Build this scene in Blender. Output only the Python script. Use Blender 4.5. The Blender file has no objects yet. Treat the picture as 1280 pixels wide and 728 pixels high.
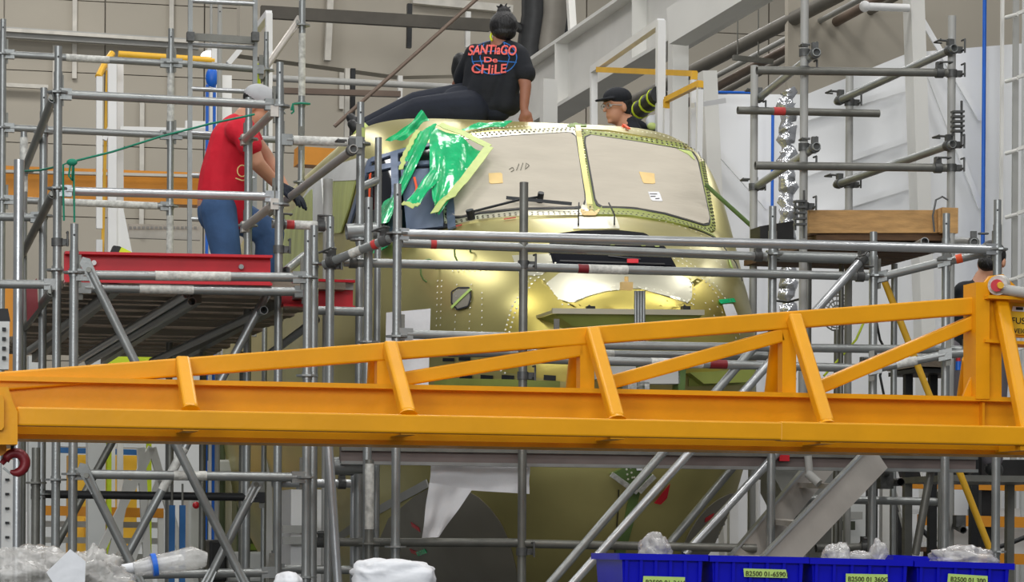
import bpy, bmesh, math, random
from mathutils import Vector, Matrix
from mathutils.bvhtree import BVHTree
random.seed(7)
scn = bpy.context.scene
C = scn.collection
V = Vector

# ------------------------------------------------------------------ camera
F, HU, HV, EYE, ROLL = 3600.0, 640.0, 690.0, 1.6, 0.006
cam_r = V((math.cos(ROLL), 0, math.sin(ROLL)))
cam_u = V((-math.sin(ROLL), 0, math.cos(ROLL)))
eye = V((0, 0, EYE))
cd = bpy.data.cameras.new('camera')
cam = bpy.data.objects.new('camera', cd); C.objects.link(cam)
cd.sensor_fit = 'HORIZONTAL'; cd.sensor_width = 36.0
cd.lens = 36.0 * F / 1280.0
cd.shift_y = (HV - 364.0) / 1280.0
cd.clip_end = 300
mw = Matrix.Identity(4)
for i in range(3):
    mw[i][0] = cam_r[i]; mw[i][1] = cam_u[i]; mw[i][2] = (0, -1, 0)[i]; mw[i][3] = eye[i]
cam.matrix_world = mw
scn.camera = cam

# ------------------------------------------------------------------ world, lamps, exposure
w = bpy.data.worlds.new('world'); scn.world = w
w.use_nodes = True
bg = w.node_tree.nodes['Background']
bg.inputs[0].default_value = (0.97, 0.98, 1.0, 1); bg.inputs[1].default_value = 0.2
def area(name, loc, rot, sx, sy, power, col=(1, 0.98, 0.95)):
    l = bpy.data.lights.new(name, 'AREA'); l.shape = 'RECTANGLE'; l.size = sx; l.size_y = sy
    l.energy = power; l.color = col
    o = bpy.data.objects.new(name, l); C.objects.link(o); o.location = loc; o.rotation_euler = rot
    return o
for j, yy in enumerate((4.0, 13.0, 22.0, 31.0, 40.0)):      # hangar high-bay lamps under the roof; farthest row added to light the back wall
    for i, xx in enumerate((-7.0, 0.5, 8.0)):
        area('high_bay_lamp', (xx, yy, 12.5), (0, 0, 0), 2.2, 2.2, 295 if yy < 20 else 280)
area('front_fill_lamp', (-4.0, -12.0, 8.5), (math.radians(72), 0, math.radians(-12)), 18, 7, 3200, (0.95, 0.98, 1.0))  # unseen fill added behind the camera to brighten front faces
vs = scn.view_settings
vs.view_transform = 'Standard'; vs.look = 'None'; vs.gamma = 1.0; vs.use_curve_mapping = False
vs.exposure = 0.0

# ------------------------------------------------------------------ frames of reference
YAW = math.radians(13.5)
ex = V((math.cos(YAW), math.sin(YAW), 0)); ey = V((-math.sin(YAW), math.cos(YAW), 0)); ez = V((0, 0, 1))
def ray(u, v):
    return V((0, 1, 0)) + cam_r * ((u - HU) / F) + cam_u * ((HV - v) / F)
def P(u, v, D):
    return eye + ray(u, v) * D
_P0 = P(93, 343, 15.0)
def depth(u, v, k):
    return (k + (_P0 - eye).dot(ey)) / ray(u, v).dot(ey)
def R(u, v, k):                       # a point on the upright plane k metres behind the front scaffold row
    return P(u, v, depth(u, v, k))

# ------------------------------------------------------------------ materials
def lin(c):
    return tuple(((x / 255) / 12.92 if x / 255 <= 0.04045 else ((x / 255 + 0.055) / 1.055) ** 2.4) for x in c)
MT = {}
def mat(name, rgb, rough=0.5, metal=0.0, var=0.12, scale=6.0, bump=0.0, bscale=40.0, alpha=1.0, trans=0.0, emit=0.0, stretch=None, coat=0.0, detail=4.0, rvar=0.0, spec=0.5):
    m = bpy.data.materials.new(name); m.use_nodes = True
    nt = m.node_tree; b = nt.nodes['Principled BSDF']
    c = lin(rgb)
    tc = nt.nodes.new('ShaderNodeTexCoord'); mp = nt.nodes.new('ShaderNodeMapping')
    nt.links.new(tc.outputs['Object'], mp.inputs[0])
    if stretch: mp.inputs['Scale'].default_value = stretch
    nz = nt.nodes.new('ShaderNodeTexNoise'); nz.inputs['Scale'].default_value = scale; nz.inputs['Detail'].default_value = detail
    nt.links.new(mp.outputs[0], nz.inputs['Vector'])
    rp = nt.nodes.new('ShaderNodeValToRGB')
    rp.color_ramp.elements[0].position = 0.3; rp.color_ramp.elements[1].position = 0.7
    rp.color_ramp.elements[0].color = tuple(max(0, x * (1 - var)) for x in c) + (1,)
    rp.color_ramp.elements[1].color = tuple(min(1, x * (1 + var)) for x in c) + (1,)
    nt.links.new(nz.outputs['Fac'], rp.inputs[0]); nt.links.new(rp.outputs[0], b.inputs['Base Color'])
    b.inputs['Roughness'].default_value = rough; b.inputs['Metallic'].default_value = metal
    b.inputs['Specular IOR Level'].default_value = spec
    if rvar:
        mr = nt.nodes.new('ShaderNodeMapRange'); mr.inputs['To Min'].default_value = max(0.02, rough - rvar); mr.inputs['To Max'].default_value = rough + rvar
        nt.links.new(nz.outputs['Fac'], mr.inputs[0]); nt.links.new(mr.outputs[0], b.inputs['Roughness'])
    if bump:
        n2 = nt.nodes.new('ShaderNodeTexNoise'); n2.inputs['Scale'].default_value = bscale; n2.inputs['Detail'].default_value = 3
        nt.links.new(mp.outputs[0], n2.inputs['Vector'])
        bp = nt.nodes.new('ShaderNodeBump'); bp.inputs['Strength'].default_value = bump; bp.inputs['Distance'].default_value = 0.02
        nt.links.new(n2.outputs['Fac'], bp.inputs['Height']); nt.links.new(bp.outputs[0], b.inputs['Normal'])
    if alpha < 1: b.inputs['Alpha'].default_value = alpha
    if trans: b.inputs['Transmission Weight'].default_value = trans; b.inputs['IOR'].default_value = 1.12
    if coat: b.inputs['Coat Weight'].default_value = coat; b.inputs['Coat Roughness'].default_value = 0.15
    if emit:
        b.inputs['Emission Color'].default_value = c + (1,); b.inputs['Emission Strength'].default_value = emit
    MT[name] = m
    return m
mat('galv', (150, 153, 152), 0.38, 0.6, 0.1, 9, 0.05, 90, rvar=0.06)
mat('galv_dark', (120, 120, 114), 0.45, 0.5, 0.14, 9, 0.06, 80)
mat('galv_bright', (185, 188, 190), 0.3, 0.72, 0.08, 8, 0.03, 60, rvar=0.05)
mat('worn_paint', (196, 196, 190), 0.6, 0.05, 0.3, 30, 0.2, 70)
mat('clamp', (92, 93, 92), 0.5, 0.5, 0.3, 25)
mat('steel_black', (38, 39, 40), 0.5, 0.3, 0.2, 12)
mat('yellow', (228, 158, 6), 0.42, 0.0, 0.06, 5, 0.05, 30, coat=0.06, spec=0.35)
mat('yellow_rail', (232, 180, 50), 0.4, 0.0, 0.06, 6)
mat('orange_beam', (214, 140, 32), 0.5, 0.0, 0.1, 4)
mat('sign_yellow', (236, 192, 40), 0.5)
mat('ink', (22, 22, 20), 0.6)
mat('red', (196, 22, 38), 0.4, 0.0, 0.12, 6, coat=0.2)
mat('red_mark', (190, 60, 58), 0.6, 0, 0.2, 20)
mat('orange_tape', (246, 90, 40), 0.6)
mat('dark_red', (120, 26, 34), 0.45, 0.1)
mat('chromate', (192, 183, 120), 0.34, 0.72, 0.12, 1.6, 0.06, 4, stretch=(1, 1, 1), rvar=0.07)
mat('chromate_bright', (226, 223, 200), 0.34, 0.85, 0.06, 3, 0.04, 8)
mat('chromate_gold', (204, 188, 102), 0.34, 0.9, 0.1, 3, 0.04, 8)
mat('primer_green', (150, 160, 78), 0.5, 0.1, 0.14, 4)
mat('green_frame', (96, 122, 66), 0.5, 0.1, 0.15, 8)
mat('panel_grey', (136, 132, 120), 0.5, 0.1, 0.08, 3)
mat('rivet', (240, 238, 220), 0.35, 0.4, 0.05)
mat('rivet_dark', (70, 68, 46), 0.5, 0.2)
mat('seal', (22, 26, 30), 0.5)
mat('paper', (192, 184, 168), 0.75, 0, 0.05, 4, 0.35, 5, stretch=(.8, .8, 3))
mat('note_yellow', (238, 205, 140), 0.7)
mat('white_paper', (232, 232, 234), 0.75, 0, 0.05, 4, 0.3, 8)
mat('film', (40, 205, 132), 0.16, 0, 0.22, 9, 0.6, 14, alpha=0.88, coat=0.5)
mat('tape_green', (196, 212, 128), 0.5, 0, 0.1, 12)
mat('masking', (122, 150, 62), 0.6, 0, 0.1, 10)
mat('cover_film', (186, 196, 120), 0.35, 0, 0.16, 3, 0.25, 5, stretch=(3, 3, 0.5), alpha=0.9)
mat('cover_white', (214, 216, 214), 0.5, 0, 0.08, 4, 0.25, 5)
mat('blue_grey', (104, 118, 142), 0.45, 0.3)
mat('inside_shade', (12, 16, 24), 0.12, 0, 0.1, 5)
mat('white_paint', (232, 232, 232), 0.45, 0, 0.04, 3)
mat('white_steel', (222, 221, 216), 0.5, 0, 0.06, 1.5)
mat('wall_panel', (176, 169, 155), 0.75, 0, 0.06, 0.7, 0.05, 3)
mat('wall_trim', (206, 202, 192), 0.7)
mat('wall_gap', (178, 172, 160), 0.9)
mat('tarp', (238, 239, 240), 0.7, 0, 0.04, 0.8, 0.25, 1.2, stretch=(1, 1, 0.35))
mat('blue', (20, 100, 205), 0.4, 0.0, 0.08)
mat('bin_blue', (3, 8, 178), 0.34, 0, 0.08, 3, spec=0.4)
mat('lime_tape', (176, 204, 110), 0.7, 0, 0.06, 20)
mat('wood', (188, 146, 92), 0.65, 0, 0.22, 4, 0.15, 14, stretch=(1, 6, 9))
mat('wood_dark', (92, 66, 42), 0.7, 0, 0.3, 5, stretch=(1, 6, 9))
mat('plank', (126, 114, 100), 0.7, 0.1, 0.25, 3, 0.2, 12, stretch=(1, 5, 5))
mat('toe_board', (120, 108, 104), 0.6, 0.2, 0.2, 3, 0.1, 12)
mat('alu', (196, 190, 182), 0.4, 0.55, 0.1, 4, 0.08, 20)
mat('skin', (196, 142, 112), 0.55, 0, 0.06, 12)
mat('skin_dark', (150, 100, 78), 0.55, 0, 0.06, 12)
mat('hair', (16, 15, 17), 0.5, 0, 0.3, 40, 0.5, 90, stretch=(1, 1, 0.3))
mat('cloth_black', (20, 24, 32), 0.85, 0, 0.15, 8, 0.4, 9)
mat('cloth_navy', (24, 30, 44), 0.85, 0, 0.15, 8, 0.5, 8)
mat('cloth_red', (206, 18, 44), 0.8, 0, 0.1, 6, 0.5, 7)
mat('jeans', (54, 84, 124), 0.85, 0, 0.22, 7, 0.5, 9)
mat('cap_grey', (176, 178, 180), 0.8)
mat('trouser_grey', (96, 92, 98), 0.85)
mat('print_coral', (250, 112, 104), 0.7)
mat('print_blue', (40, 110, 190), 0.7)
mat('rope', (20, 128, 100), 0.7)
mat('bag', (206, 204, 200), 0.22, 0, 0.16, 9, 0.9, 22, alpha=0.5, coat=0.6)
mat('channel', (74, 70, 62), 0.6, 0.1)
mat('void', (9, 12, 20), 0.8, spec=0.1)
mat('foam', (222, 224, 228), 0.6, 0, 0.05, 7, 0.5, 9)
mat('machine', (206, 208, 206), 0.5, 0, 0.06, 2)
mat('machine_green', (86, 98, 70), 0.6, 0.1, 0.3, 5)
mat('pipe_grey', (112, 108, 100), 0.5, 0.3, 0.12, 3)
mat('pipe_brown', (112, 96, 84), 0.5, 0.2, 0.15, 3)
mat('floor_mat', (84, 84, 82), 0.45, 0, 0.12, 1.0)
mat('lamp_white', (255, 252, 245), 0.5, emit=3.0)
mat('foil', (210, 212, 216), 0.2, 0.8, 0.12, 6, 1.0, 8)
mat('screen', (60, 66, 52), 0.3)
mat('hivis', (206, 226, 40), 0.6)
mat('blue_steel', (34, 92, 146), 0.45, 0.1, 0.1, 6)
mat('grey_paint', (164, 164, 160), 0.5, 0, 0.08, 3)

# ------------------------------------------------------------------ mesh helpers
class MB:
    def __init__(s): s.v = []; s.f = []; s.sm = []
    def add(s, vs_, fs, smooth=False):
        o = len(s.v); s.v += [V(p) for p in vs_]
        for f in fs: s.f.append([o + i for i in f]); s.sm.append(smooth)
    def tube(s, p0, p1, r, n=12, r1=None, cap=True):
        p0 = V(p0); p1 = V(p1); d = (p1 - p0)
        if d.length < 1e-6: return s
        d.normalize(); r1 = r if r1 is None else r1
        a = d.orthogonal().normalized(); b = d.cross(a)
        vs_ = []
        for p, q in ((p0, r), (p1, r1)):
            for i in range(n):
                t = 2 * math.pi * i / n
                vs_.append(p + (a * math.cos(t) + b * math.sin(t)) * q)
        s.add(vs_, [(i, (i + 1) % n, n + (i + 1) % n, n + i) for i in range(n)], True)
        if cap:
            s.add(vs_, [tuple(range(n - 1, -1, -1)), tuple(range(n, 2 * n))])
        return s
    def pipe(s, p0, p1, r, wall=0.004, n=14):       # an open-ended tube with a bore
        p0 = V(p0); p1 = V(p1); d = (p1 - p0).normalized()
        a = d.orthogonal().normalized(); b = d.cross(a)
        ring = lambda p, q: [p + (a * math.cos(2 * math.pi * i / n) + b * math.sin(2 * math.pi * i / n)) * q for i in range(n)]
        s.add(ring(p0, r) + ring(p1, r), [(i, (i + 1) % n, n + (i + 1) % n, n + i) for i in range(n)], True)
        for p, q, sg in ((p0, p0 + d * 0.12, 1), (p1, p1 - d * 0.12, -1)):
            s.add(ring(p, r) + ring(p, r - wall), [((i + 1) % n, i, n + i, n + (i + 1) % n) for i in range(n)])
            s.add(ring(p, r - wall) + ring(q, r - wall), [((i + 1) % n, i, n + i, n + (i + 1) % n) for i in range(n)], True)
            s.add(ring(q, r - wall), [tuple(range(n))])
        return s
    def path(s, pts, r, n=8):
        pts = [V(p) for p in pts]
        m = len(pts); vs_ = []; a = None
        for i, p in enumerate(pts):
            d = (pts[min(i + 1, m - 1)] - pts[max(i - 1, 0)]).normalized()
            a = d.orthogonal().normalized() if a is None else (a - d * a.dot(d)).normalized()
            b = d.cross(a); rr = r[i] if isinstance(r, (list, tuple)) else r
            for j in range(n):
                t = 2 * math.pi * j / n
                vs_.append(p + (a * math.cos(t) + b * math.sin(t)) * rr)
        fs = [(i * n + j, i * n + (j + 1) % n, (i + 1) * n + (j + 1) % n, (i + 1) * n + j) for i in range(m - 1) for j in range(n)]
        s.add(vs_, fs, True)
        s.add(vs_[:n], [tuple(range(n - 1, -1, -1))]); s.add(vs_[-n:], [tuple(range(n))])
        return s
    def box(s, c, sx, sy, sz, ax=None, ay=None, az=None):
        c = V(c); ax = ax or V((1, 0, 0)); ay = ay or V((0, 1, 0)); az = az or ez
        vs_ = [c + ax * (sx / 2 * i) + ay * (sy / 2 * j) + az * (sz / 2 * k) for k in (-1, 1) for j in (-1, 1) for i in (-1, 1)]
        s.add(vs_, [(0, 2, 3, 1), (4, 5, 7, 6), (0, 1, 5, 4), (2, 6, 7, 3), (0, 4, 6, 2), (1, 3, 7, 5)])
        return s
    def bar(s, p0, p1, w_, h_, up=ez):               # a rectangular bar between two points
        p0 = V(p0); p1 = V(p1); d = (p1 - p0); L = d.length; d.normalize()
        sd = d.cross(up)
        if sd.length < 1e-4: sd = d.cross(ex)
        sd.normalize(); u2 = sd.cross(d)
        return s.box((p0 + p1) / 2, L, w_, h_, d, sd, u2)
    def prism(s, pts, d):                              # an outline pushed along d
        n = len(pts); pts = [V(p) for p in pts]; d = V(d)
        s.add(pts + [p + d for p in pts], [tuple(range(n - 1, -1, -1)), tuple(range(n, 2 * n))] + [(i, (i + 1) % n, n + (i + 1) % n, n + i) for i in range(n)])
        return s
    def ellipsoid(s, c, r, n=14, m=9, M=None):
        c = V(c); vs_ = []
        for i in range(m + 1):
            t = math.pi * i / m
            for j in range(n):
                q = 2 * math.pi * j / n
                p = V((r[0] * math.sin(t) * math.cos(q), r[1] * math.sin(t) * math.sin(q), r[2] * math.cos(t)))
                vs_.append(c + (M @ p if M else p))
        s.add(vs_, [(i * n + j, (i + 1) * n + j, (i + 1) * n + (j + 1) % n, i * n + (j + 1) % n) for i in range(m) for j in range(n)], True)
        return s
    def capsule(s, p0, r0, p1, r1, n=12):
        p0 = V(p0); p1 = V(p1); d = p1 - p0
        L = d.length; d = d.normalized() if L > 1e-6 else ez
        pts = [(p0 + d * (-r0 * math.cos(t)), max(r0 * math.sin(t), 1e-4)) for t in [math.pi / 2 * i / 4 for i in range(5)]]
        pts += [(p1 + d * (r1 * math.sin(t)), max(r1 * math.cos(t), 1e-4)) for t in [math.pi / 2 * i / 4 for i in range(5)]]
        return s.path([p for p, _ in pts], [r for _, r in pts], n)
    def mesh(s, name):
        me = bpy.data.meshes.new(name); me.from_pydata([tuple(p) for p in s.v], [], s.f); me.update()
        me.polygons.foreach_set('use_smooth', s.sm)
        return me
    def build(s, name, m, parent=None, origin=None):
        o0 = parent.location.copy() if parent else V(origin) if origin is not None else V((0, 0, 0))
        if parent and parent.parent: o0 = o0 + parent.parent.location
        if not parent and origin is None and s.v:
            xs = [p.x for p in s.v]; ys = [p.y for p in s.v]; zs = [p.z for p in s.v]
            o0 = V(((min(xs) + max(xs)) / 2, (min(ys) + max(ys)) / 2, min(zs)))
        s.v = [p - o0 for p in s.v]
        me = s.mesh(name); me.materials.append(MT[m] if isinstance(m, str) else m)
        o = bpy.data.objects.new(name, me); C.objects.link(o)
        if parent: o.parent = parent
        else: o.location = o0
        return o
def tag(o, label=None, cat=None, group=None, kind=None):
    if label: o['label'] = label
    if cat: o['category'] = cat
    if group: o['group'] = group
    if kind: o['kind'] = kind
    return o
def thing(name, label, cat, loc, group=None):
    o = bpy.data.objects.new(name, None); C.objects.link(o); o.location = V(loc); o.empty_display_size = 0.1
    return tag(o, label, cat, group)
def struct(name, mb, m, parent=None):
    o = mb.build(name, m, parent)
    if not parent: o['kind'] = 'structure'
    return o
# ================================================================== THE SETTING
mb = MB(); mb.box((0, 22, -0.05), 60, 70, 0.1); struct('floor', mb, 'floor_mat')
KW = 30.0
def wall_pt(a, z): return R(640, 690, KW) * 1 + ex * a + ez * (z - R(640, 690, KW).z)
mb = MB(); c0 = wall_pt(0, 7); mb.box(c0 + ey * 0.12, 44, 0.2, 14, ex, ey); wb = struct('wall_back', mb, 'wall_gap')
proto = None
for r_ in range(12):
    for c_ in range(-10, 10):
        wd, hg = 1.55, 1.12
        cx = c_ * wd + 0.4; cz = 0.6 + r_ * hg
        p = wall_pt(cx, cz)
        if proto is None:
            mb = MB(); mb.box(p, wd - 0.022, 0.12, hg - 0.014, ex, ey); o = mb.build('wall_panel', 'wall_panel', wb); proto = (o, p)
        else:
            o = proto[0].copy(); C.objects.link(o); o.parent = wb; o.location = p - proto[1]
# upright cover strips and sloping trims on the wall
for a, z0, z1 in ((-7.05, 8.9, 13), (-5.55, 8.6, 13), (-7.35, 8.4, 9.4), (-6.0, 6.5, 8.6), (-2.85, 8.6, 13)):
    mb = MB(); mb.box(wall_pt(a, (z0 + z1) / 2) - ey * 0.1, 0.07, 0.06, z1 - z0, ex, ey); mb.build('cover_strip', 'wall_trim', wb)
mb = MB(); mb.bar(R(-20, 39, KW - 0.3), R(248, 56, KW - 0.3), 0.12, 0.16); mb.build('girt', 'grey_paint', wb)
mb = MB(); mb.bar(R(-20, 36, KW - 0.4), R(248, 53, KW - 0.4), 0.1, 0.05); mb.build('girt_lip', 'wall_trim', wb)
mb = MB(); mb.bar(R(-20, 105, KW - 0.2), R(60, 109, KW - 0.2), 0.08, 0.06); mb.build('girt_lip', 'wall_trim', wb)
# dark wall openings low down at the far right and a white lower wall
mb = MB(); mb.box(wall_pt(-0.5, 2.0) - ey * 0.4, 20, 0.1, 4.6, ex, ey); struct('wall_partition', mb, 'machine')
# upper pale bulkhead behind the lying worker
mb = MB()
q = [R(300, -40, 22), R(300, 68, 22), R(500, 95, 22), R(640, 92, 22), R(640, -40, 22)]
mb.prism(q, ey * 0.3); struct('wall_bulkhead', mb, 'wall_panel')
mb = MB(); mb.bar(R(414, -30, 21.9), R(409, 76, 21.9), 0.1, 0.08); mb.build('cover_strip', 'wall_trim', bpy.data.objects['wall_bulkhead'])
mb = MB(); mb.bar(R(515, 0, 21.9), R(640, 12, 21.9), 0.12, 0.1); mb.build('cover_strip', 'wall_trim', bpy.data.objects['wall_bulkhead'])

# white partition on the right with sloping dark ceiling beams above it
mb = MB(); q = [R(872, 118, 9.5), R(1008, 118, 9.5), R(1136, 66, 9.5), R(1330, 50, 9.5), R(1330, 760, 9.5), R(872, 760, 9.5)]
mb.prism(q, ey * 0.08); wr = struct('wall_right', mb, 'tarp')
for (a, b) in (((1000, 150), (1140, 108)), ((1005, 218), (1140, 172)), ((1000, 275), (1140, 232)), ((880, 170), (960, 260)), ((1150, 20), (1226, 150)), ((1160, 90), (1226, 260))):
    mb = MB(); mb.bar(R(a[0], a[1], 9.42), R(b[0], b[1], 9.42), 0.02, 0.05); mb.build('fold', 'tarp', wr)
mb = MB(); q = [R(985, -30, 13), R(1330, -30, 13), R(1330, 300, 13), R(985, 300, 13)]
mb.prism(q, ey * 0.1); struct('wall_upper', mb, 'wall_panel')
# tall white post with a stub arm
t = thing('white_column', 'tall tapering white column with a short round stub arm at its top', 'column', R(1150, 690, 9.0) * 1)
t.location.z = 0
mb = MB(); b0 = R(1141, -30, 9.0); b1 = R(1158, 480, 9.0); b1.z = 0
b1 = R(1175, 1000, 9.0)
mb.bar(b0, b1, 0.2, 0.13, ex); mb.build('shaft', 'white_steel', t)
mb = MB(); mb.tube(R(1080, 8, 8.9), R(1136, 10, 8.9), 0.035); mb.ellipsoid(R(1081, 8, 8.9), (0.05, 0.05, 0.05)); mb.build('stub_arm', 'white_paint', t)
t = thing('white_column', 'leaning white steel post right of the cockpit windows', 'column', R(905, 690, 9.0)); t.location.z = 0
mb = MB(); mb.bar(R(884, 90, 9.0), R(925, 1000, 9.0), 0.16, 0.13, ex); mb.build('shaft', 'white_steel', t)
for (u0, u1, vb, lab) in ((1231, 1226, 330, 'bright blue upright pipe on the white wall behind the rightmost post'), (966, 963, 300, 'bright blue upright pipe behind the left end of the clamp tower')):
    mb = MB(); mb.tube(R(u0, -20 if u0 > 1000 else 135, 9.35), R(u1, vb + 300, 9.35), 0.018 if u0 > 1000 else 0.014); tag(mb.build('blue_pipe', 'blue'), lab, 'pipe')
mb = MB(); mb.tube(R(876, 115, 9.2), R(940, 116, 9.2), 0.012); tag(mb.build('blue_pipe', 'blue'), 'thin blue level pipe beside the yellow handrail corner', 'pipe')
# plain steel rack at the right border
t = thing('wall_shelving', 'white upright shelving frame at the right edge behind the post', 'shelving', R(1262, 690, 8.6)); t.location.z = 0
for u in (1253, 1270):
    mb = MB(); p = R(u, 0, 8.6); mb.box((p.x, p.y, 4.0), 0.026 if u < 1260 else .05, 0.03, 8.0, ex, ey); mb.build('upright', 'white_steel' if u < 1260 else 'grey_paint', t)
for v in (20, 100, 190, 270, 350, 440):
    mb = MB(); mb.tube(R(1257, v + 2, 8.55), R(1272, v - 2, 8.45), 0.018, 10); mb.bar(R(1272, v - 3, 8.5), R(1300, v - 14, 8.3), 0.02, 0.03); mb.build('bracket', 'white_steel', t)
mb = MB(); p = R(1300, 300, 8.9); mb.box((p.x, p.y, 4.0), 0.35, 0.05, 8.0, ex, ey); mb.build('back_panel', 'machine', t)

# ---- crane runway girder: a deep white I-beam running away from the camera
gp = R(790, 0, 14.0)
def gird(s_, dx, dz): return gp + ey * s_ + ex * dx + ez * dz
t = thing('runway_girder', 'big white steel girder slanting up to the right behind the cockpit roof', 'girder', gird(0, 0, -0.7))
mb = MB(); mb.bar(gird(-9, 0, -0.37), gird(9, 0, -0.37), 0.03, 0.74); mb.build('web', 'white_steel', t)
mb = MB(); mb.bar(gird(-9, 0, 0), gird(9, 0, 0), 0.34, 0.04); mb.build('top_flange', 'white_steel', t)
mb = MB(); mb.bar(gird(-9, 0, -0.74), gird(9, 0, -0.74), 0.34, 0.04); mb.build('bottom_flange', 'white_steel', t)
for s_ in (-3.4, -0.6, 2.6, 5.6):
    mb = MB(); mb.box(gird(s_, -0.09, -0.37), 0.16, 0.025, 0.7, ex, ey); mb.build('stiffener', 'white_steel', t)
for i_, (u, v, lab) in enumerate(((686, 100, 'white square column under the girder beside the lying worker\'s arm'), (848, 40, 'white square column behind the white access frame'))):
    p = R(u, v, 15.5 - 4 * i_); mb = MB(); mb.box((p.x, p.y, p.z / 2), 0.16, 0.16, p.z, ex, ey); tag(mb.build('white_column', 'white_steel'), lab, 'column')
mb = MB(); mb.bar(R(846, 34, 11.0), R(1000, -60, 9.0), 0.2, 0.35); tag(mb.build('roof_strut', 'white_steel'), 'white strut rising to the top edge right of the girder', 'beam')

# ---- long pipes running away under the roof on the right
for i, (a, b, r_, m, lab) in enumerate((
    ((790, 128), (1060, -12), 0.075, 'pipe_grey', 'thick grey roof pipe, the uppermost of the bundle'),
    ((845, 122), (1085, -6), 0.03, 'grey_paint', 'thin pale roof conduit between the two thick pipes'),
    ((850, 134), (1110, -8), 0.05, 'pipe_brown', 'rusty brown roof pipe in the middle of the bundle'),
    ((900, 118), (1150, -20), 0.04, 'pipe_grey', 'slim grey roof pipe, lowest of the bundle'))):
    A = R(*a, 12.3 + 5); 
    d = ey
    # run along the hall axis through the far end
    t0 = A; t1 = A - ey * 14
    B = R(*b, 12.3 - 0.5)
    mb = MB(); mb.tube(A, B, r_, 12); tag(mb.build('roof_pipe', m), lab, 'pipe')
for u, v in ((936, 74), (1015, 26)):
    mb = MB(); mb.bar(R(u - 20, v - 2, 13.8), R(u + 30, v + 3, 13.8), 0.05, 0.05); mb.tube(R(u - 14, v, 13.8), R(u - 14, v - 150, 13.8), 0.008, 6); mb.tube(R(u + 12, v, 13.8), R(u + 12, v - 150, 13.8), 0.008, 6)
    tag(mb.build('pipe_hanger', 'galv_dark'), 'hanger bracket with two rods under the %s of the roof pipes' % ('far stretch' if u < 1000 else 'near stretch'), 'bracket')

# ---- beams and pipes behind the lying worker
for a, b, k, h, m, nm, lab in (
    ((326, 15), (612, 32), 20.0, 0.15, 'channel', 'dark_channel', 'dark steel channel across the top behind the lying worker'),
    ((330, 113), (500, 118), 20.5, 0.07, 'pipe_brown', 'dark_channel', 'thin dark channel below the pale pipe, left of the lying worker'),
    ((325, 97), (566, 109), 19.5, 0.05, 'grey_paint', 'wall_pipe', 'long pale pipe level with the lying worker\'s hips')):
    mb = MB()
    if nm == 'wall_pipe': mb.tube(R(*a, k), R(*b, k), 0.04)
    else: mb.bar(R(*a, k), R(*b, k), 0.1, h)
    tag(mb.build(nm, m), lab, 'pipe' if nm == 'wall_pipe' else 'beam')
mb = MB(); mb.tube(R(418, 158, 19.0), R(600, -5, 19.0), 0.024); tag(mb.build('roof_brace', 'pipe_brown'), 'brown diagonal brace rod rising behind the lying worker\'s legs', 'brace')
for u, v0, v1, m, lab in ((512, 5, 60, 'steel_black', 'short black hanger above the dark channel'), (441, 86, 175, 'steel_black', 'black upright behind the raised boots'), (434, 86, 175, 'wall_trim', 'pale upright beside the black upright behind the boots'), (585, 15, 60, 'white_steel', 'white upright left of the bun-haired head'), (500, 95, 150, 'white_steel', 'short white upright above the lying worker\'s knee')):
    mb = MB(); mb.bar(R(u, v0, 21.2), R(u - 1, v1, 21.2), 0.08, 0.06, ex); tag(mb.build('wall_upright', m), lab, 'post')
# dark duct bundle above the girder
t = thing('dark_duct', 'dark round ducts and truss above the girder left end', 'duct', R(680, 60, 19))
for u, r_ in ((668, 0.16), (690, 0.2), (705, 0.1)):
    mb = MB(); mb.path([R(u, -40, 19), R(u, 20, 19), R(u - 6, 60, 19), R(u - 4, 100, 19)], r_, 10); mb.build('duct_run', 'steel_black' if u != 690 else 'pipe_grey', t)
mb = MB(); mb.path([R(640, 30, 19), R(655, 38, 19), R(665, 55, 19), R(668, 80, 19), R(668, 100, 19)], 0.06, 10); mb.build('curved_rod', 'steel_black', t)
mb = MB(); mb.bar(R(712, -20, 17), R(716, 45, 17), 0.1, 0.08, ex); mb.build('pale_strut', 'white_steel', t)

# ---- orange crane bridge at the left
t = thing('crane_bridge', 'long orange-yellow crane bridge girder behind the red-shirted worker', 'crane', R(140, 232, 17))
mb = MB(); mb.bar(R(-20, 229, 17), R(300, 240, 17), 0.3, 0.36); mb.build('girder', 'orange_beam', t)
mb = MB(); mb.bar(R(-20, 214, 16.7), R(300, 222, 16.7), 0.1, 0.03); mb.build('rail', 'wall_trim', t)
mb = MB(); mb.bar(R(370, 196, 17), R(430, 200, 17), 0.3, 0.2); mb.build('girder_end', 'orange_beam', t)
# vent louvre in the wall below
t = thing('wall_louvre', 'pale ribbed wall louvre strip seen between the scaffold posts', 'louvre', R(210, 290, 17.5))
mb = MB(); mb.bar(R(160, 289, 17.5), R(250, 292, 17.5), 0.08, 0.16); mb.build('frame', 'wall_trim', t)
for i in range(16):
    mb = MB(); mb.bar(R(163 + i * 5.4, 283.5, 17.4), R(163 + i * 5.4, 286.5, 17.4), 0.03, 0.03, ex); mb.build('slat', 'grey_paint', t)
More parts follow.
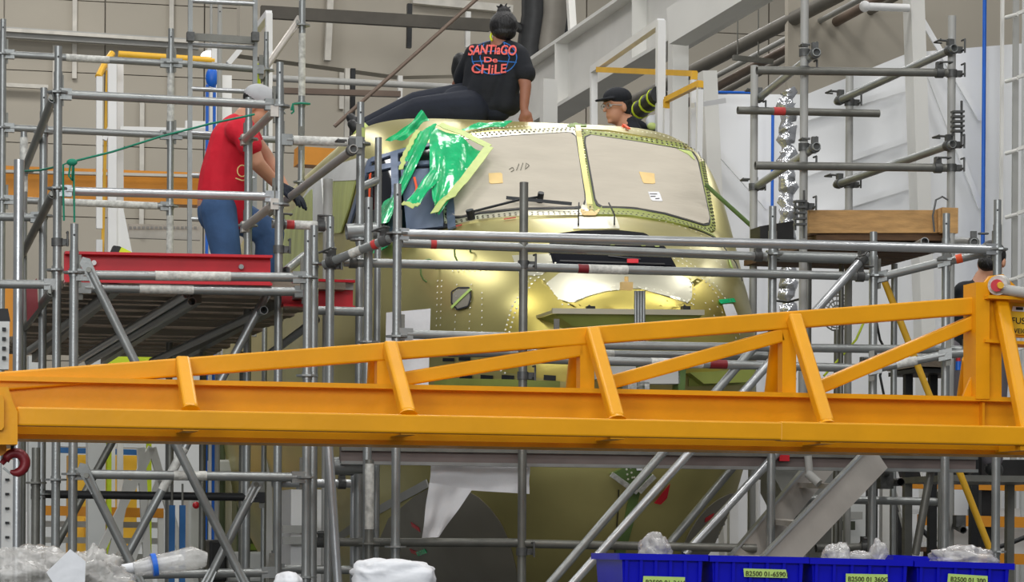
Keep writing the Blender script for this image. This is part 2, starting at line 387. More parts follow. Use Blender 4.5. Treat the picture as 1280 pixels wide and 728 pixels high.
# ================================================================== THE AIRCRAFT NOSE
NT = P(790, 430, 16.7)                       # nose tip
def mono(xs, ys, x):                         # smooth table lookup
    n = len(xs)
    if x <= xs[0]: return ys[0]
    if x >= xs[-1]: return ys[-1]
    i = max(j for j in range(n - 1) if xs[j] <= x)
    sl = [(ys[j + 1] - ys[j]) / (xs[j + 1] - xs[j]) for j in range(n - 1)]
    def tang(j):
        if j == 0: return sl[0]
        if j == n - 1: return sl[-1]
        return 0 if sl[j - 1] * sl[j] <= 0 else 2 * sl[j - 1] * sl[j] / (sl[j - 1] + sl[j])
    h = xs[i + 1] - xs[i]; t = (x - xs[i]) / h
    return (ys[i] * (2 * t**3 - 3 * t**2 + 1) + tang(i) * h * (t**3 - 2 * t**2 + t) + ys[i + 1] * (-2 * t**3 + 3 * t**2) + tang(i + 1) * h * (t**3 - t**2))
sq = lambda L: [math.sqrt(x) for x in L]
TW = sq([0, .02, .06, .15, .3, .6, 1.0, 1.5, 2.2, 3.0, 9]); WW = [.02, .3, .46, .62, .78, .95, 1.08, 1.18, 1.27, 1.31, 1.31]
TT = sq([0, .02, .06, .15, .3, .6, 1.0, 1.33, 1.36, 1.7, 2.05, 2.12, 2.4, 2.8, 3.3, 9]); ZT = [2.8, 2.99, 3.1, 3.22, 3.36, 3.52, 3.66, 3.745, 3.76, 4.02, 4.29, 4.33, 4.43, 4.5, 4.54, 4.54]
TB = sq([0, .02, .06, .15, .3, .6, 1.0, 1.6, 2.5, 9]); ZB = [2.8, 2.5, 2.25, 1.9, 1.6, 1.3, 1.1, 1.0, .95, .95]
TZ = sq([0, .3, 1.0, 2.0, 9]); ZC = [2.8, 2.75, 2.8, 2.95, 2.95]
TN = sq([0, .6, 1.33, 1.8, 2.3, 9]); NU = [2, 2.2, 3.4, 6.6, 6.6, 4.0]
def fus(t, ph):
    s_ = math.sqrt(t); wd = mono(TW, WW, s_); zt = mono(TT, ZT, s_); zb = mono(TB, ZB, s_); zc = mono(TZ, ZC, s_)
    n = mono(TN, NU, s_) if math.sin(ph) >= 0 else 2.1
    c, s = math.cos(ph), math.sin(ph)
    x = wd * math.copysign(abs(c) ** (2 / n), c)
    z = zc + ((zt - zc) if s >= 0 else (zc - zb)) * math.copysign(abs(s) ** (2 / n), s)
    sm = lambda q: (lambda c_: c_ * c_ * (3 - 2 * c_))(min(1, max(0, q)))
    x *= 1 - .045 * sm((z - 3.1) / .65) * sm((t - 1.1) / .7)      # the cockpit is a little narrower than the hull
    return V((NT.x, NT.y, 0)) + ex * x + ey * t + ez * z
ts = [0.0006, .004, .01, .02, .035, .055, .08, .11, .15, .2, .26, .33, .41, .5, .6, .7, .8, .9, 1.0, 1.1, 1.2, 1.28, 1.33, 1.36, 1.45, 1.55, 1.65, 1.75, 1.85, 1.95, 2.05, 2.12, 2.2, 2.3, 2.45, 2.6, 2.8, 3.0, 3.3, 3.6, 4, 4.5, 5, 5.5, 6, 6.5, 7, 7.5, 8]
NP = 120
mb = MB(); vs_ = [fus(t, 2 * math.pi * j / NP) for t in ts for j in range(NP)]
mb.add(vs_, [(i * NP + j, i * NP + (j + 1) % NP, (i + 1) * NP + (j + 1) % NP, (i + 1) * NP + j) for i in range(len(ts) - 1) for j in range(NP)], True)
mb.add(vs_[:NP], [tuple(range(NP - 1, -1, -1))]); mb.add(vs_[-NP:], [tuple(range(NP))])
bvh_f = BVHTree.FromPolygons([tuple(p) for p in mb.v], mb.f)
plane_ = thing('aircraft_nose', 'unpainted yellow-green aircraft nose with papered-over windscreens inside the scaffold', 'aircraft', V((NT.x, NT.y, 0)) + ey * 2.5)
skin_o = mb.build('fuselage_skin', 'chromate', plane_)
def hit(bvh, u, v, off=0.0, far=18.3):
    d = ray(u, v).normalized(); loc, nrm, i_, ds = bvh.ray_cast(eye, d)
    if loc is None:
        q = eye + d * far
        loc, nrm, i_, ds = bvh.find_nearest(q)
    if nrm.dot(d) > 0: nrm = -nrm
    return loc + nrm * off, nrm
def resample(px, n):
    px = [V((a[0], a[1], 0)) for a in px]; L = [0]
    for a, b in zip(px, px[1:]): L.append(L[-1] + (b - a).length)
    out = []
    for i in range(n):
        s = L[-1] * i / (n - 1); j = 0
        while j < len(L) - 2 and L[j + 1] < s: j += 1
        f = (s - L[j]) / max(1e-9, L[j + 1] - L[j]); out.append(px[j].lerp(px[j + 1], f))
    return out
def smooth_px(px, it=2, closed=False):
    for _ in range(it):
        o = [] if closed else [px[0]]; n = len(px)
        for i in range(n if closed else n - 1):
            a, b = px[i], px[(i + 1) % n]
            o += [(a[0] * .75 + b[0] * .25, a[1] * .75 + b[1] * .25), (a[0] * .25 + b[0] * .75, a[1] * .25 + b[1] * .75)]
        if not closed: o.append(px[-1])
        px = o
    return px
def patch(bvh, px, off, name, m, parent, thick=0.006, rings=8, n=64):   # a plate following the surface
    px = list(px) + [px[0]]; b = resample(px, n + 1)[:-1]
    cx = sum(p.x for p in b) / n; cy = sum(p.y for p in b) / n
    top = []; bot = []
    for r_ in range(rings + 1):
        f = r_ / rings
        for p in b:
            q, nr = hit(bvh, cx + (p.x - cx) * max(f, .001), cy + (p.y - cy) * max(f, .001))
            top.append(q + nr * off); bot.append(q + nr * (off - thick))
    mb = MB(); fs = [(i * n + j, (i + 1) * n + j, (i + 1) * n + (j + 1) % n, i * n + (j + 1) % n) for i in range(rings) for j in range(n)]
    mb.add(top, fs, True)
    e0 = top[-n:]; e1 = bot[-n:]
    mb.add(e0 + e1, [(j, n + j, n + (j + 1) % n, (j + 1) % n) for j in range(n)])
    mb.add(bot, [tuple(reversed(f)) for f in fs], True)
    return mb.build(name, m, parent)
def strip(bvh, px, wid, off, name, m, parent, n=40, thick=0.004):      # a ribbon lying on the surface
    pts = resample(px, n); H = [hit(bvh, p.x, p.y) for p in pts]; mb = MB(); vv = []
    for i in range(n):
        tg = (H[min(i + 1, n - 1)][0] - H[max(i - 1, 0)][0]).normalized(); sd = tg.cross(H[i][1]).normalized()
        q = H[i][0]; nr = H[i][1]
        vv += [q + sd * wid / 2 + nr * off, q - sd * wid / 2 + nr * off, q - sd * wid / 2 + nr * (off - thick), q + sd * wid / 2 + nr * (off - thick)]
    mb.add(vv, [(i * 4 + a, i * 4 + (a + 1) % 4, i * 4 + 4 + (a + 1) % 4, i * 4 + 4 + a) for i in range(n - 1) for a in range(4)])
    mb.add(vv[:4], [(3, 2, 1, 0)]); mb.add(vv[-4:], [(0, 1, 2, 3)])
    return mb.build(name, m, parent)
def rivets(bvh, lines, name, m, parent, r=0.006, gap=0.034, off=0.0):
    mb = MB()
    for px in lines:
        pts = resample(px, 60); H = [hit(bvh, p.x, p.y, off) for p in pts]
        acc = 0; last = H[0][0]
        for q, nr in H[1:]:
            seg = (q - last).length
            if seg > 0.3: last = q; continue
            while acc + seg >= gap:
                f = (gap - acc) / seg; last = last.lerp(q, f); seg = (q - last).length; acc = 0
                a = nr.orthogonal().normalized(); b = nr.cross(a)
                rg = [last + (a * math.cos(k) + b * math.sin(k)) * r for k in [i * math.pi / 3 for i in range(6)]]
                mb.add(rg + [last + nr * r * .6], [(i, (i + 1) % 6, 6) for i in range(6)], True)
            acc += seg; last = q
    return tag(mb.build(name, m, parent), kind='stuff')

# windscreens: frame plate, black seal, papered pane
WL = smooth_px([(553, 180), (640, 172), (720, 168), (726, 205), (733, 263), (650, 264), (600, 268), (563, 278), (556, 230)], 1, True)
WL = [(553, 181), (640, 173), (712, 169), (719, 172), (722, 190), (731, 252), (729, 261), (722, 263), (650, 264), (600, 269), (572, 275), (564, 273)]
WR = [(738, 172), (731, 175), (731, 182), (744, 256), (750, 262), (790, 263), (830, 270), (880, 284), (886, 281), (884, 268), (871, 206), (866, 195), (858, 191), (800, 181)]
def grow(px, d):
    cx = sum(p[0] for p in px) / len(px); cy = sum(p[1] for p in px) / len(px)
    return [(p[0] + (d if p[0] > cx else -d) * min(1, abs(p[0] - cx) / 40), p[1] + (d if p[1] > cy else -d) * min(1, abs(p[1] - cy) / 30)) for p in px]
for px, nm in ((WL, 'l'), (WR, 'r')):
    fr = patch(bvh_f, grow(px, 8), 0.012, 'window_frame', 'chromate_bright' if nm == 'l' else 'primer_green', plane_, 0.016)
    wn = patch(bvh_f, grow(px, 1.2), 0.017, 'window_seal', 'seal', plane_, 0.01)
    pn = patch(bvh_f, grow(px, -0.6), 0.022, 'papered_windscreen', 'paper', plane_, 0.01)
    tag(pn, 'windscreen pane masked with beige paper')
    rivets(bvh_f, [grow(px, 4.6) + [grow(px, 4.6)[0]], grow(px, 7)[:] ], 'frame_rivets', 'rivet_dark', plane_, 0.009, 0.034, 0.013)
patch(bvh_f, [(610, 221), (627, 220), (628, 233), (611, 234)], 0.026, 'yellow_note', 'note_yellow', plane_, 0.003, 3, 16)
patch(bvh_f, [(798, 219), (817, 221), (818, 234), (803, 233)], 0.026, 'yellow_note', 'note_yellow', plane_, 0.003, 3, 16)
patch(bvh_f, [(809, 244), (823, 244), (827, 256), (813, 255)], 0.026, 'white_label', 'white_paper', plane_, 0.003, 3, 16)
patch(bvh_f, [(845, 190), (862, 193), (867, 205), (859, 197)], 0.0255, 'masking_tape', 'tape_green', plane_, 0.003, 3, 16)
for a in (((811, 247), (820, 247)), ((812, 250), (818, 250)), ((818, 253), (823, 252.5))):
    strip(bvh_f, a, 0.006, 0.028, 'label_print', 'ink', plane_, 6, 0.002)
for a in (((636, 216), (640, 213), (642, 217), (638, 219)), ((645, 217), (648, 209)), ((650, 217), (653, 208)), ((656, 216), (657, 208), (661, 211), (657, 215))):
    strip(bvh_f, a, 0.004, 0.026, 'pencil_mark', 'rivet_dark', plane_, 8, 0.002)
# centre post between the panes, roof tape, roof rim
strip(bvh_f, [(722, 160), (727, 200), (738, 266)], 0.036, 0.02, 'centre_post', 'chromate', plane_, 30, 0.02)
patch(bvh_f, [(708, 147), (732, 146), (733, 160), (709, 161)], 0.012, 'olive_tape', 'masking', plane_, 0.004, 4, 20)
patch(bvh_f, [(725, 265), (738, 261), (750, 265), (745, 272), (728, 272)], 0.016, 'sealant_patch', 'note_yellow', plane_, 0.004, 4, 20)
rim = [(478, 192), (520, 176), (560, 166), (620, 158), (690, 155), (740, 157), (800, 165), (850, 177), (874, 188)]
strip(bvh_f, [(556, 176), (620, 165), (690, 160), (760, 163), (820, 173), (868, 187)], 0.05, 0.008, 'roof_rim', 'chromate', plane_, 50, 0.008)
rivets(bvh_f, [[(560, 172), (620, 162), (690, 157), (760, 160), (820, 169), (870, 184)], [(556, 178), (620, 168), (700, 163), (770, 168), (866, 190)]], 'roof_rivets', 'rivet', plane_, 0.006, 0.03, 0.01)
# windscreen sill and the lines along the nose
strip(bvh_f, [(570, 281), (600, 275), (650, 270), (700, 268), (735, 269)], 0.035, 0.012, 'window_sill', 'chromate_bright', plane_, 30, 0.012)
strip(bvh_f, [(748, 268), (790, 268), (830, 275), (870, 286), (892, 296)], 0.035, 0.012, 'window_sill', 'primer_green', plane_, 30, 0.012)
strip(bvh_f, [(860, 286), (880, 293), (896, 301), (918, 330), (926, 352)], 0.008, 0.014, 'black_cable', 'seal', plane_, 30, 0.006)
# bright patches of polished skin
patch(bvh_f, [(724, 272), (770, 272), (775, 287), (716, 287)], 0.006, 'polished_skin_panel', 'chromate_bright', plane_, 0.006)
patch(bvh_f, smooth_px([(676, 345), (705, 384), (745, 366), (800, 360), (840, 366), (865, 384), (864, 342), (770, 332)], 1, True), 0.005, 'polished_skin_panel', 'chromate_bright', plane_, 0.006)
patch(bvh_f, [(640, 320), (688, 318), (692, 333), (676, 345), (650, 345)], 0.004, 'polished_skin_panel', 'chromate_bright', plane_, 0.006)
patch(bvh_f, smooth_px([(628, 420), (640, 385), (668, 345), (682, 352), (706, 385), (745, 367), (800, 361), (840, 367), (866, 385), (866, 345), (890, 355), (915, 385), (925, 420), (928, 470), (628, 480)], 1, True), 0.003, 'nose_cap', 'chromate_gold', plane_, 0.006, 12, 90)
capring = [(626, 470), (630, 420), (640, 385), (660, 352), (690, 326)]
capring2 = [(842, 318), (870, 335), (895, 358), (915, 388), (924, 420)]
rivets(bvh_f, [capring, [(a + 5, b + 3) for a, b in capring], capring2, [(a - 5, b + 3) for a, b in capring2]], 'cap_ring_rivets', 'rivet', plane_, 0.007, 0.03, 0.005)
rivets(bvh_f, [[(548, 345), (546, 420)], [(553, 345), (551, 420)], [(572, 350), (568, 440)], [(590, 350), (586, 440)], [(603, 360), (603, 440)], [(475, 345), (472, 420)],
               [(676, 345), (705, 384), (745, 366), (800, 360), (840, 366), (864, 383), (862, 343)], [(862, 343), (868, 365), (866, 384)], [(848, 306), (880, 318), (905, 335)],
               [(790, 270), (830, 278), (868, 290), (890, 305)], [(884, 370), (905, 395)], [(876, 372), (895, 400)], [(560, 340), (620, 337)], [(500, 345), (498, 420)]], 'skin_rivets', 'rivet', plane_, 0.006, 0.045, 0.006)
# open nose-deck hatch: its shaded inside is dark colour on raised plates
patch(bvh_f, [(692, 293), (725, 289), (770, 288), (806, 292), (832, 310), (846, 336), (810, 335), (760, 336), (692, 335), (684, 312)], 0.004, 'hatch_shade_rim', 'void', plane_, 0.006, 8, 80)
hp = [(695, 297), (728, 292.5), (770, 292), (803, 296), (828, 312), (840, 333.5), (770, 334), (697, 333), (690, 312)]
tag(patch(bvh_f, hp, 0.008, 'hatch_shade', 'void', plane_, 0.006, 8, 80), 'dark plate for the shaded inside of the open nose-deck hatch')
for a in (((700, 328), (830, 332)), ((706, 306), (820, 310)), ((760, 322), (800, 326))):
    strip(bvh_f, a, 0.014, 0.012, 'hatch_shelf', 'steel_black', plane_, 14)
for u, v in ((765, 308), (803, 309), (820, 310)): patch(bvh_f, [(u - 3, v - 2), (u + 3, v - 2), (u + 3, v + 2), (u - 3, v + 2)], 0.02, 'green_tab', 'tape_green', plane_, 0.003, 2, 8)
patch(bvh_f, [(783, 327), (797, 327), (797, 332), (783, 332)], 0.02, 'red_part', 'red', plane_, 0.003, 2, 8)
# wiper: pivot, arm and blade standing off the glass
t = plane_
a0, _ = hit(bvh_f, 594, 274, 0.05); a1, _ = hit(bvh_f, 648, 262, 0.06); a2, _ = hit(bvh_f, 672, 257, 0.06)
mb = MB(); mb.path([a0, a1, a2], 0.008); mb.tube(*[hit(bvh_f, 590, 276, h_)[0] for h_ in (0.0, 0.07)], 0.025); wo = mb.build('wiper_arm', 'seal', plane_)
b0, _ = hit(bvh_f, 632, 256, 0.05); b1, _ = hit(bvh_f, 714, 265, 0.05)
mb = MB(); mb.bar(b0, b1, 0.014, 0.02); mb.tube(*[hit(bvh_f, 674, 257, h_)[0] for h_ in (0.02, 0.09)], 0.02); mb.build('wiper_blade', 'seal', plane_)
for u in (723, 768):      # little wire handles on the nose deck
    h0, _ = hit(bvh_f, u, 283, 0.0); h1, _ = hit(bvh_f, u - (8 if u > 740 else 0), 270, 0.05)
    mb = MB(); mb.path([h0, h0 + ez * 0.07, h1 + ez * 0.03], 0.005, 6); mb.build('wire_handle', 'steel_black', plane_)
# red rag ribbon on the roof edge
strip(bvh_f, [(776, 156), (781, 160), (786, 164)], 0.02, 0.02, 'red_ribbon', 'orange_tape', plane_, 10, 0.008)
# left side: side window with blue-grey frames, dark panel for the shaded inside
SW = [(440, 292), (452, 245), (470, 200), (505, 190), (548, 182), (556, 230), (564, 285), (530, 292)]
tag(patch(bvh_f, SW, 0.01, 'side_window', 'inside_shade', plane_, 0.012, 8, 72), 'dark panel for the shaded inside of the open cockpit side window')
for a, wd in (((442, 292), 0), ): pass
for L_, wd in (([(436, 292), (450, 245), (466, 200)], .06), ([(466, 202), (505, 191), (550, 181)], .04), ([(494, 193), (496, 240), (490, 292)], .05), ([(460, 214), (500, 208), (552, 206)], .045), ([(552, 182), (560, 230), (566, 288)], .05)):
    strip(bvh_f, L_, wd, 0.022, 'side_window_frame', 'blue_grey', plane_, 24, 0.014)
patch(bvh_f, [(502, 215), (548, 213), (556, 286), (510, 290)], 0.018, 'side_window_panel', 'blue_grey', plane_, 0.008, 5, 40)
strip(bvh_f, [(467, 219), (466, 262)], 0.022, 0.028, 'orange_strip', 'orange_tape', plane_, 10)
strip(bvh_f, [(519, 226), (522, 240), (519, 250)], 0.014, 0.03, 'orange_strip', 'orange_tape', plane_, 10)
# protective covers over the flank behind the cockpit
patch(bvh_f, [(372, 262), (392, 232), (420, 208), (450, 199), (463, 200), (448, 226), (400, 228)], 0.02, 'white_cover', 'cover_white', plane_, 0.01, 8, 60)
patch(bvh_f, [(396, 232), (418, 222), (447, 226), (438, 262), (428, 292), (396, 292)], 0.016, 'green_cover', 'cover_film', plane_, 0.01, 8, 60)
patch(bvh_f, [(352, 275), (372, 262), (394, 236), (394, 300), (390, 345), (352, 345)], 0.024, 'green_cover', 'cover_film', plane_, 0.012, 8, 60)
patch(bvh_f, [(396, 225), (406, 218), (412, 290), (396, 292)], 0.03, 'white_cover', 'cover_white', plane_, 0.01, 6, 40)
# porthole with lime tape on the nose flank
patch(bvh_f, [(566, 371), (569, 365), (578, 361), (588, 363), (589, 376), (584, 385), (573, 387), (567, 381)], 0.008, 'round_port', 'panel_grey', plane_, 0.008, 5, 40)
strip(bvh_f, [(566, 386), (578, 374), (590, 363)], 0.022, 0.014, 'lime_tape', 'lime_tape', plane_, 12)
strip(bvh_f, [(566, 366), (574, 361), (588, 361), (590, 372), (587, 384), (573, 388), (566, 380), (566, 366)], 0.01, 0.012, 'port_ring', 'seal', plane_, 40)
# masking marks
patch(bvh_f, [(897, 376), (916, 374), (918, 379), (899, 381)], 0.012, 'green_tape', 'film', plane_, 0.003, 3, 16)
patch(bvh_f, [(902, 382), (914, 381), (922, 400), (908, 402)], 0.012, 'white_tag', 'white_paper', plane_, 0.003, 3, 16)
strip(bvh_f, [(910, 324), (914, 336)], 0.02, 0.01, 'lime_tape', 'lime_tape', plane_, 8)
for a in (((565, 286), (578, 283)), ((630, 276), (645, 274))): strip(bvh_f, a, 0.012, 0.012, 'red_pencil_line', 'red_mark', plane_, 8, 0.004)
# lower hull: grey panels, joint lines, bow fitting
patch(bvh_f, smooth_px([(470, 662), (536, 606), (575, 608), (606, 626), (634, 664), (650, 728), (640, 760), (470, 760)], 1, True), 0.006, 'grey_hull_panel', 'panel_grey', plane_, 0.008, 8, 80)
patch(bvh_f, smooth_px([(846, 700), (866, 655), (890, 628), (918, 614), (931, 625), (934, 650), (928, 680), (905, 692)], 1, True), 0.006, 'grey_hull_panel', 'panel_grey', plane_, 0.008, 8, 80)
strip(bvh_f, [(424, 672), (470, 640), (536, 604)], 0.05, 0.014, 'hull_strake', 'grey_paint', plane_, 30, 0.01)
for a in (((516, 655), (526, 662)), ((515, 688), (524, 692))): strip(bvh_f, a, 0.03, 0.012, 'red_marker', 'red', plane_, 6)
strip(bvh_f, [(523, 692), (534, 688)], 0.03, 0.014, 'green_marker', 'film', plane_, 6)
strip(bvh_f, [(880, 650), (890, 644)], 0.03, 0.012, 'red_marker', 'red', plane_, 6)
patch(bvh_f, [(762, 592), (778, 585), (779, 572), (800, 572), (804, 586), (816, 594), (802, 612), (795, 618), (780, 608)], 0.02, 'bow_fitting', 'green_frame', plane_, 0.03, 5, 60)
strip(bvh_f, [(763, 592), (780, 604), (795, 614)], 0.03, 0.034, 'fitting_arm', 'worn_paint', plane_, 14, 0.02)
strip(bvh_f, [(816, 594), (806, 604), (797, 614)], 0.03, 0.034, 'fitting_arm', 'worn_paint', plane_, 14, 0.02)
patch(bvh_f, [(792, 579), (802, 579), (801, 587), (794, 587)], 0.034, 'white_tag', 'white_paper', plane_, 0.003, 3, 16)
rivets(bvh_f, [[(781, 580), (784, 600)], [(786, 578), (790, 602)], [(790, 590), (794, 606)]], 'fitting_bolts', 'rivet', plane_, 0.007, 0.03, 0.024)
strip(bvh_f, [(793, 616), (786, 650), (775, 690), (768, 728)], 0.06, 0.012, 'keel_strip', 'green_frame', plane_, 30, 0.012)
for a in (((773, 612), (772, 640), (768, 690)), ((814, 612), (812, 622), (800, 640))): strip(bvh_f, a, 0.008, 0.012, 'skin_joint', 'rivet_dark', plane_, 20)
patch(bvh_f, [(816, 628), (826, 616), (836, 604), (832, 622), (824, 630)], 0.02, 'red_flag', 'red', plane_, 0.004, 4, 24)
# tool shelf and post in front of the nose tip
sh = NT - ey * 0.12
def S(u, v, k=0.72): return R(u, v, k)
mb = MB(); q = [S(691, 389), S(692, 393), S(716, 410), S(860, 410), S(878, 393), S(878, 390)]
mb.prism([S(690, 388), S(690, 392), S(880, 394), S(880, 390)], ey * 0.45); shelf = mb.build('nose_shelf', 'chromate_bright', plane_)
mb = MB(); mb.prism([S(692, 392, .74), S(716, 408, .8), S(862, 410, .8), S(878, 394, .74)], ey * 0.4); mb.build('shelf_gusset', 'primer_green', plane_)
mb = MB(); mb.bar(S(690, 389, .71), S(880, 391, .71), .02, .03); mb.build('shelf_lip', 'chromate_bright', plane_)
for u in (738, 857):
    mb = MB(); mb.box(S(u, 387, .8), 0.045, 0.05, 0.035, ex, ey); mb.tube(S(u - 3, 383, .8), S(u + 4, 388, .8), 0.012); mb.build('shelf_clamp', 'steel_black', plane_)
mb = MB()
for i in range(4): mb.tube(S(794.5 + i * 3.4, 364, .70), S(794.5 + i * 3.4, 430, .70), 0.009, 10)
mb.build('ribbed_post', 'galv', plane_)
mb = MB(); mb.box(S(783, 358, .78), 0.065, 0.05, 0.045, ex, ey); mb.tube(S(783, 352, .78), S(783, 346, .78), .012, 10); mb.build('post_block', 'note_yellow', plane_)
# jig frames bolted below the nose tip
for px, m in (([(745, 458), (795, 458), (795, 474), (745, 474)], 'machine'), ([(800, 445), (850, 445), (850, 480), (800, 480)], 'machine'), ([(796, 440), (806, 440), (806, 489), (796, 489)], 'green_frame'), ([(848, 455), (858, 455), (856, 489), (848, 489)], 'green_frame'), ([(785, 478), (812, 478), (812, 489), (785, 489)], 'worn_paint')):
    mb = MB(); mb.prism([S(a, b, .62) for a, b in px], ey * 0.12); mb.build('jig_bracket', m, plane_)
mb = MB(); mb.prism([S(862, 466, .9), S(945, 462, .9), S(935, 478, .9), S(880, 480, .9)], ey * 0.3); mb.build('jig_tray', 'primer_green', plane_)
for i, (u, v) in enumerate(((555, 450), (575, 449), (600, 451), (622, 452))): strip(bvh_f, ((u, v), (u + 14, v)), 0.02, 0.01, 'slot', 'seal', plane_, 6)
for u in range(550, 940, 26):
    if not 690 < u < 860: strip(bvh_f, ((u, 472), (u + 15, 473)), 0.03, 0.01, 'slot', 'seal', plane_, 6)
strip(bvh_f, [(545, 478), (640, 480), (700, 482)], 0.05, 0.012, 'jig_rail', 'primer_green', plane_, 30)
strip(bvh_f, [(860, 478), (935, 476)], 0.05, 0.012, 'jig_rail', 'primer_green', plane_, 30)
# white cable loops on the flank
for u, v in ((581, 320), (540, 342)):
    h0, n0 = hit(bvh_f, u, v, 0.03); mb = MB(); mb.path([h0 + ex * (.05 * math.cos(a)) + ez * (.07 * math.sin(a)) for a in [i * .5 for i in range(10)]], 0.006, 6); mb.build('cable_loop', 'green_frame', plane_)

# ---- loose sheets: green film, tape-edged; paper sheets
def sheet(name, m, corners, nu=14, nv=14, amp=0.02, seed=1, parent=None, label=None, cat=None, thick=0.003):
    rnd = random.Random(seed); a, b, c, d = [V(x) for x in corners]      # tl tr br bl
    nr = (b - a).cross(d - a).normalized(); ph = [rnd.uniform(0, 6.28) for _ in range(6)]
    def pt(i, j):
        s, t = i / nu, j / nv
        p = (a * (1 - s) + b * s) * (1 - t) + (d * (1 - s) + c * s) * t
        f = math.sin(7 * s + ph[0] + 2 * t) * .5 + math.sin(13 * s - 4 * t + ph[1]) * .3 + math.sin(9 * t + 3 * s + ph[2]) * .35
        return p + nr * amp * f
    mb = MB(); g = [pt(i, j) for j in range(nv + 1) for i in range(nu + 1)]
    fs = [(j * (nu + 1) + i, j * (nu + 1) + i + 1, (j + 1) * (nu + 1) + i + 1, (j + 1) * (nu + 1) + i) for j in range(nv) for i in range(nu)]
    mb.add(g, fs, True); mb.add([p - nr * thick for p in g], [tuple(reversed(f)) for f in fs], True)
    o = mb.build(name, m, parent)
    if label: tag(o, label, cat)
    return o
def H3(u, v, off): return hit(bvh_f, u, v, off)[0]
t = thing('green_film', 'crumpled translucent green masking film hanging over the cockpit side window', 'plastic film', H3(535, 300, .1))
sheet('film_flap', 'film', (H3(524, 180, .1), H3(545, 176, .12), H3(503, 290, .14), H3(478, 296, .1)), 10, 20, .03, 2, t)
sheet('film_flap', 'film', (H3(536, 176, .12), H3(603, 204, .08), H3(556, 287, .10), H3(545, 270, .14)), 16, 18, .03, 3, t)
sheet('film_flap', 'film', (H3(541, 236, .16), H3(552, 244, .16), H3(540, 287, .18), H3(519, 277, .16)), 8, 8, .02, 4, t)
sheet('film_flap', 'film', (H3(487, 186, .05), H3(527, 173, .05) + ez * .13, H3(537, 171, .05) + ez * .06, H3(503, 182, .04)), 10, 8, .03, 5, t)
for L_, n_ in (([(548, 178), (575, 188), (608, 205)], 0), ([(608, 205), (590, 230), (568, 262), (553, 288)], 1), ([(519, 279), (530, 285), (541, 289)], 2), ([(524, 196), (515, 222), (512, 240)], 3)):
    strip(bvh_f, L_, .055 if n_ in (0, 1) else .03, .13 if n_ in (0, 1) else .2, 'tape_edge', 'tape_green', t, 20, .004)
sheet('film_flap', 'film', (H3(598, 160, .03), H3(640, 158, .03), H3(630, 161, .02), H3(570, 168, .02)), 10, 4, .01, 6, t)
sheet('film_flap', 'film', (H3(475, 300, .05), H3(500, 306, .06), H3(484, 320, .05), H3(472, 318, .05)), 6, 6, .02, 8, t)
sheet('paper_sheet', 'white_paper', (R(483, 391, .55), R(538, 386, .55), R(535, 490, .55), R(480, 495, .55)), 8, 8, .008, 9, None, 'grey-white paper sheet hanging behind the post left of the nose', 'paper')
sheet('foam_sheet', 'white_paper', (R(540, 573, .62), R(662, 578, .62), R(661, 618, .62), R(536, 610, .62)), 16, 8, .02, 11, None, 'crumpled white foam sheet hanging below the walkway in front of the hull', 'foam sheet')
sheet('foam_sheet', 'white_paper', (R(536, 604, .58), R(590, 612, .58), R(548, 672, .58), R(527, 673, .58)), 10, 10, .025, 12, None, 'drooping tail of white foam sheet hanging left of the larger sheet', 'foam sheet')
# ================================================================== SCAFFOLD
RT = 0.0242
def rosette_mb(c, ax=ez):
    mb = MB(); n = 16; a = ax.orthogonal().normalized(); b = ax.cross(a)
    pts = [V(c) + (a * math.cos(2 * math.pi * i / n) + b * math.sin(2 * math.pi * i / n)) * (0.062 if i % 4 != 2 else 0.052) - ax * .005 for i in range(n)]
    return mb.prism(pts, ax * 0.01)
def standard(u, vtop, k, label, ros=(), r=RT, m='galv', spigot=True, bands=(), vbot=None, clampv=()):
    top = R(u, vtop, k); z0 = 0.0 if vbot is None else R(u, vbot, k).z
    t = thing('scaffold_standard', label, 'scaffold post', (top.x, top.y, z0), 'upright scaffold posts')
    zt = top.z; sp = 0.14 if spigot else 0
    mb = MB(); b0 = V((top.x, top.y, z0))
    if spigot:
        mb.tube(b0, V((top.x, top.y, zt - sp)), r, 14); mb.build('tube', m, t)
        mb = MB(); mb.pipe(V((top.x, top.y, zt - sp)), top, r * 0.86, 0.004, 14); o = mb.build('spigot', m, t)
        mb = MB(); d = (eye - top).normalized(); d.z = 0
        mb.tube(V((top.x, top.y, zt - .06)) + d * r * .6, V((top.x, top.y, zt - .06)) + d * (r * .86 + .002), 0.006, 8); mb.build('pin_hole', 'seal', o)
    else:
        mb.pipe(b0, top, r, 0.004, 14); mb.build('tube', m, t)
    for v in ros:
        c = R(u, v, k); c = V((top.x, top.y, c.z)); mb = rosette_mb(c); mb.tube(c - ez * .02, c + ez * .02, r + .004); mb.build('rosette', m, t)
    for v0, v1, bm in bands:
        z_0 = R(u, v0, k).z; z_1 = R(u, v1, k).z
        mb = MB(); mb.tube((top.x, top.y, z_0), (top.x, top.y, z_1), r + .0015, 14); mb.build('paint_band', bm, t)
    for v in clampv:
        c = V((top.x, top.y, R(u, v, k).z)); coupler(c, ez, ex, t)
    if z0 == 0:
        mb = MB(); mb.box((top.x, top.y, .006), .15, .15, .012); mb.build('base_plate', 'galv_dark', t)
    return t
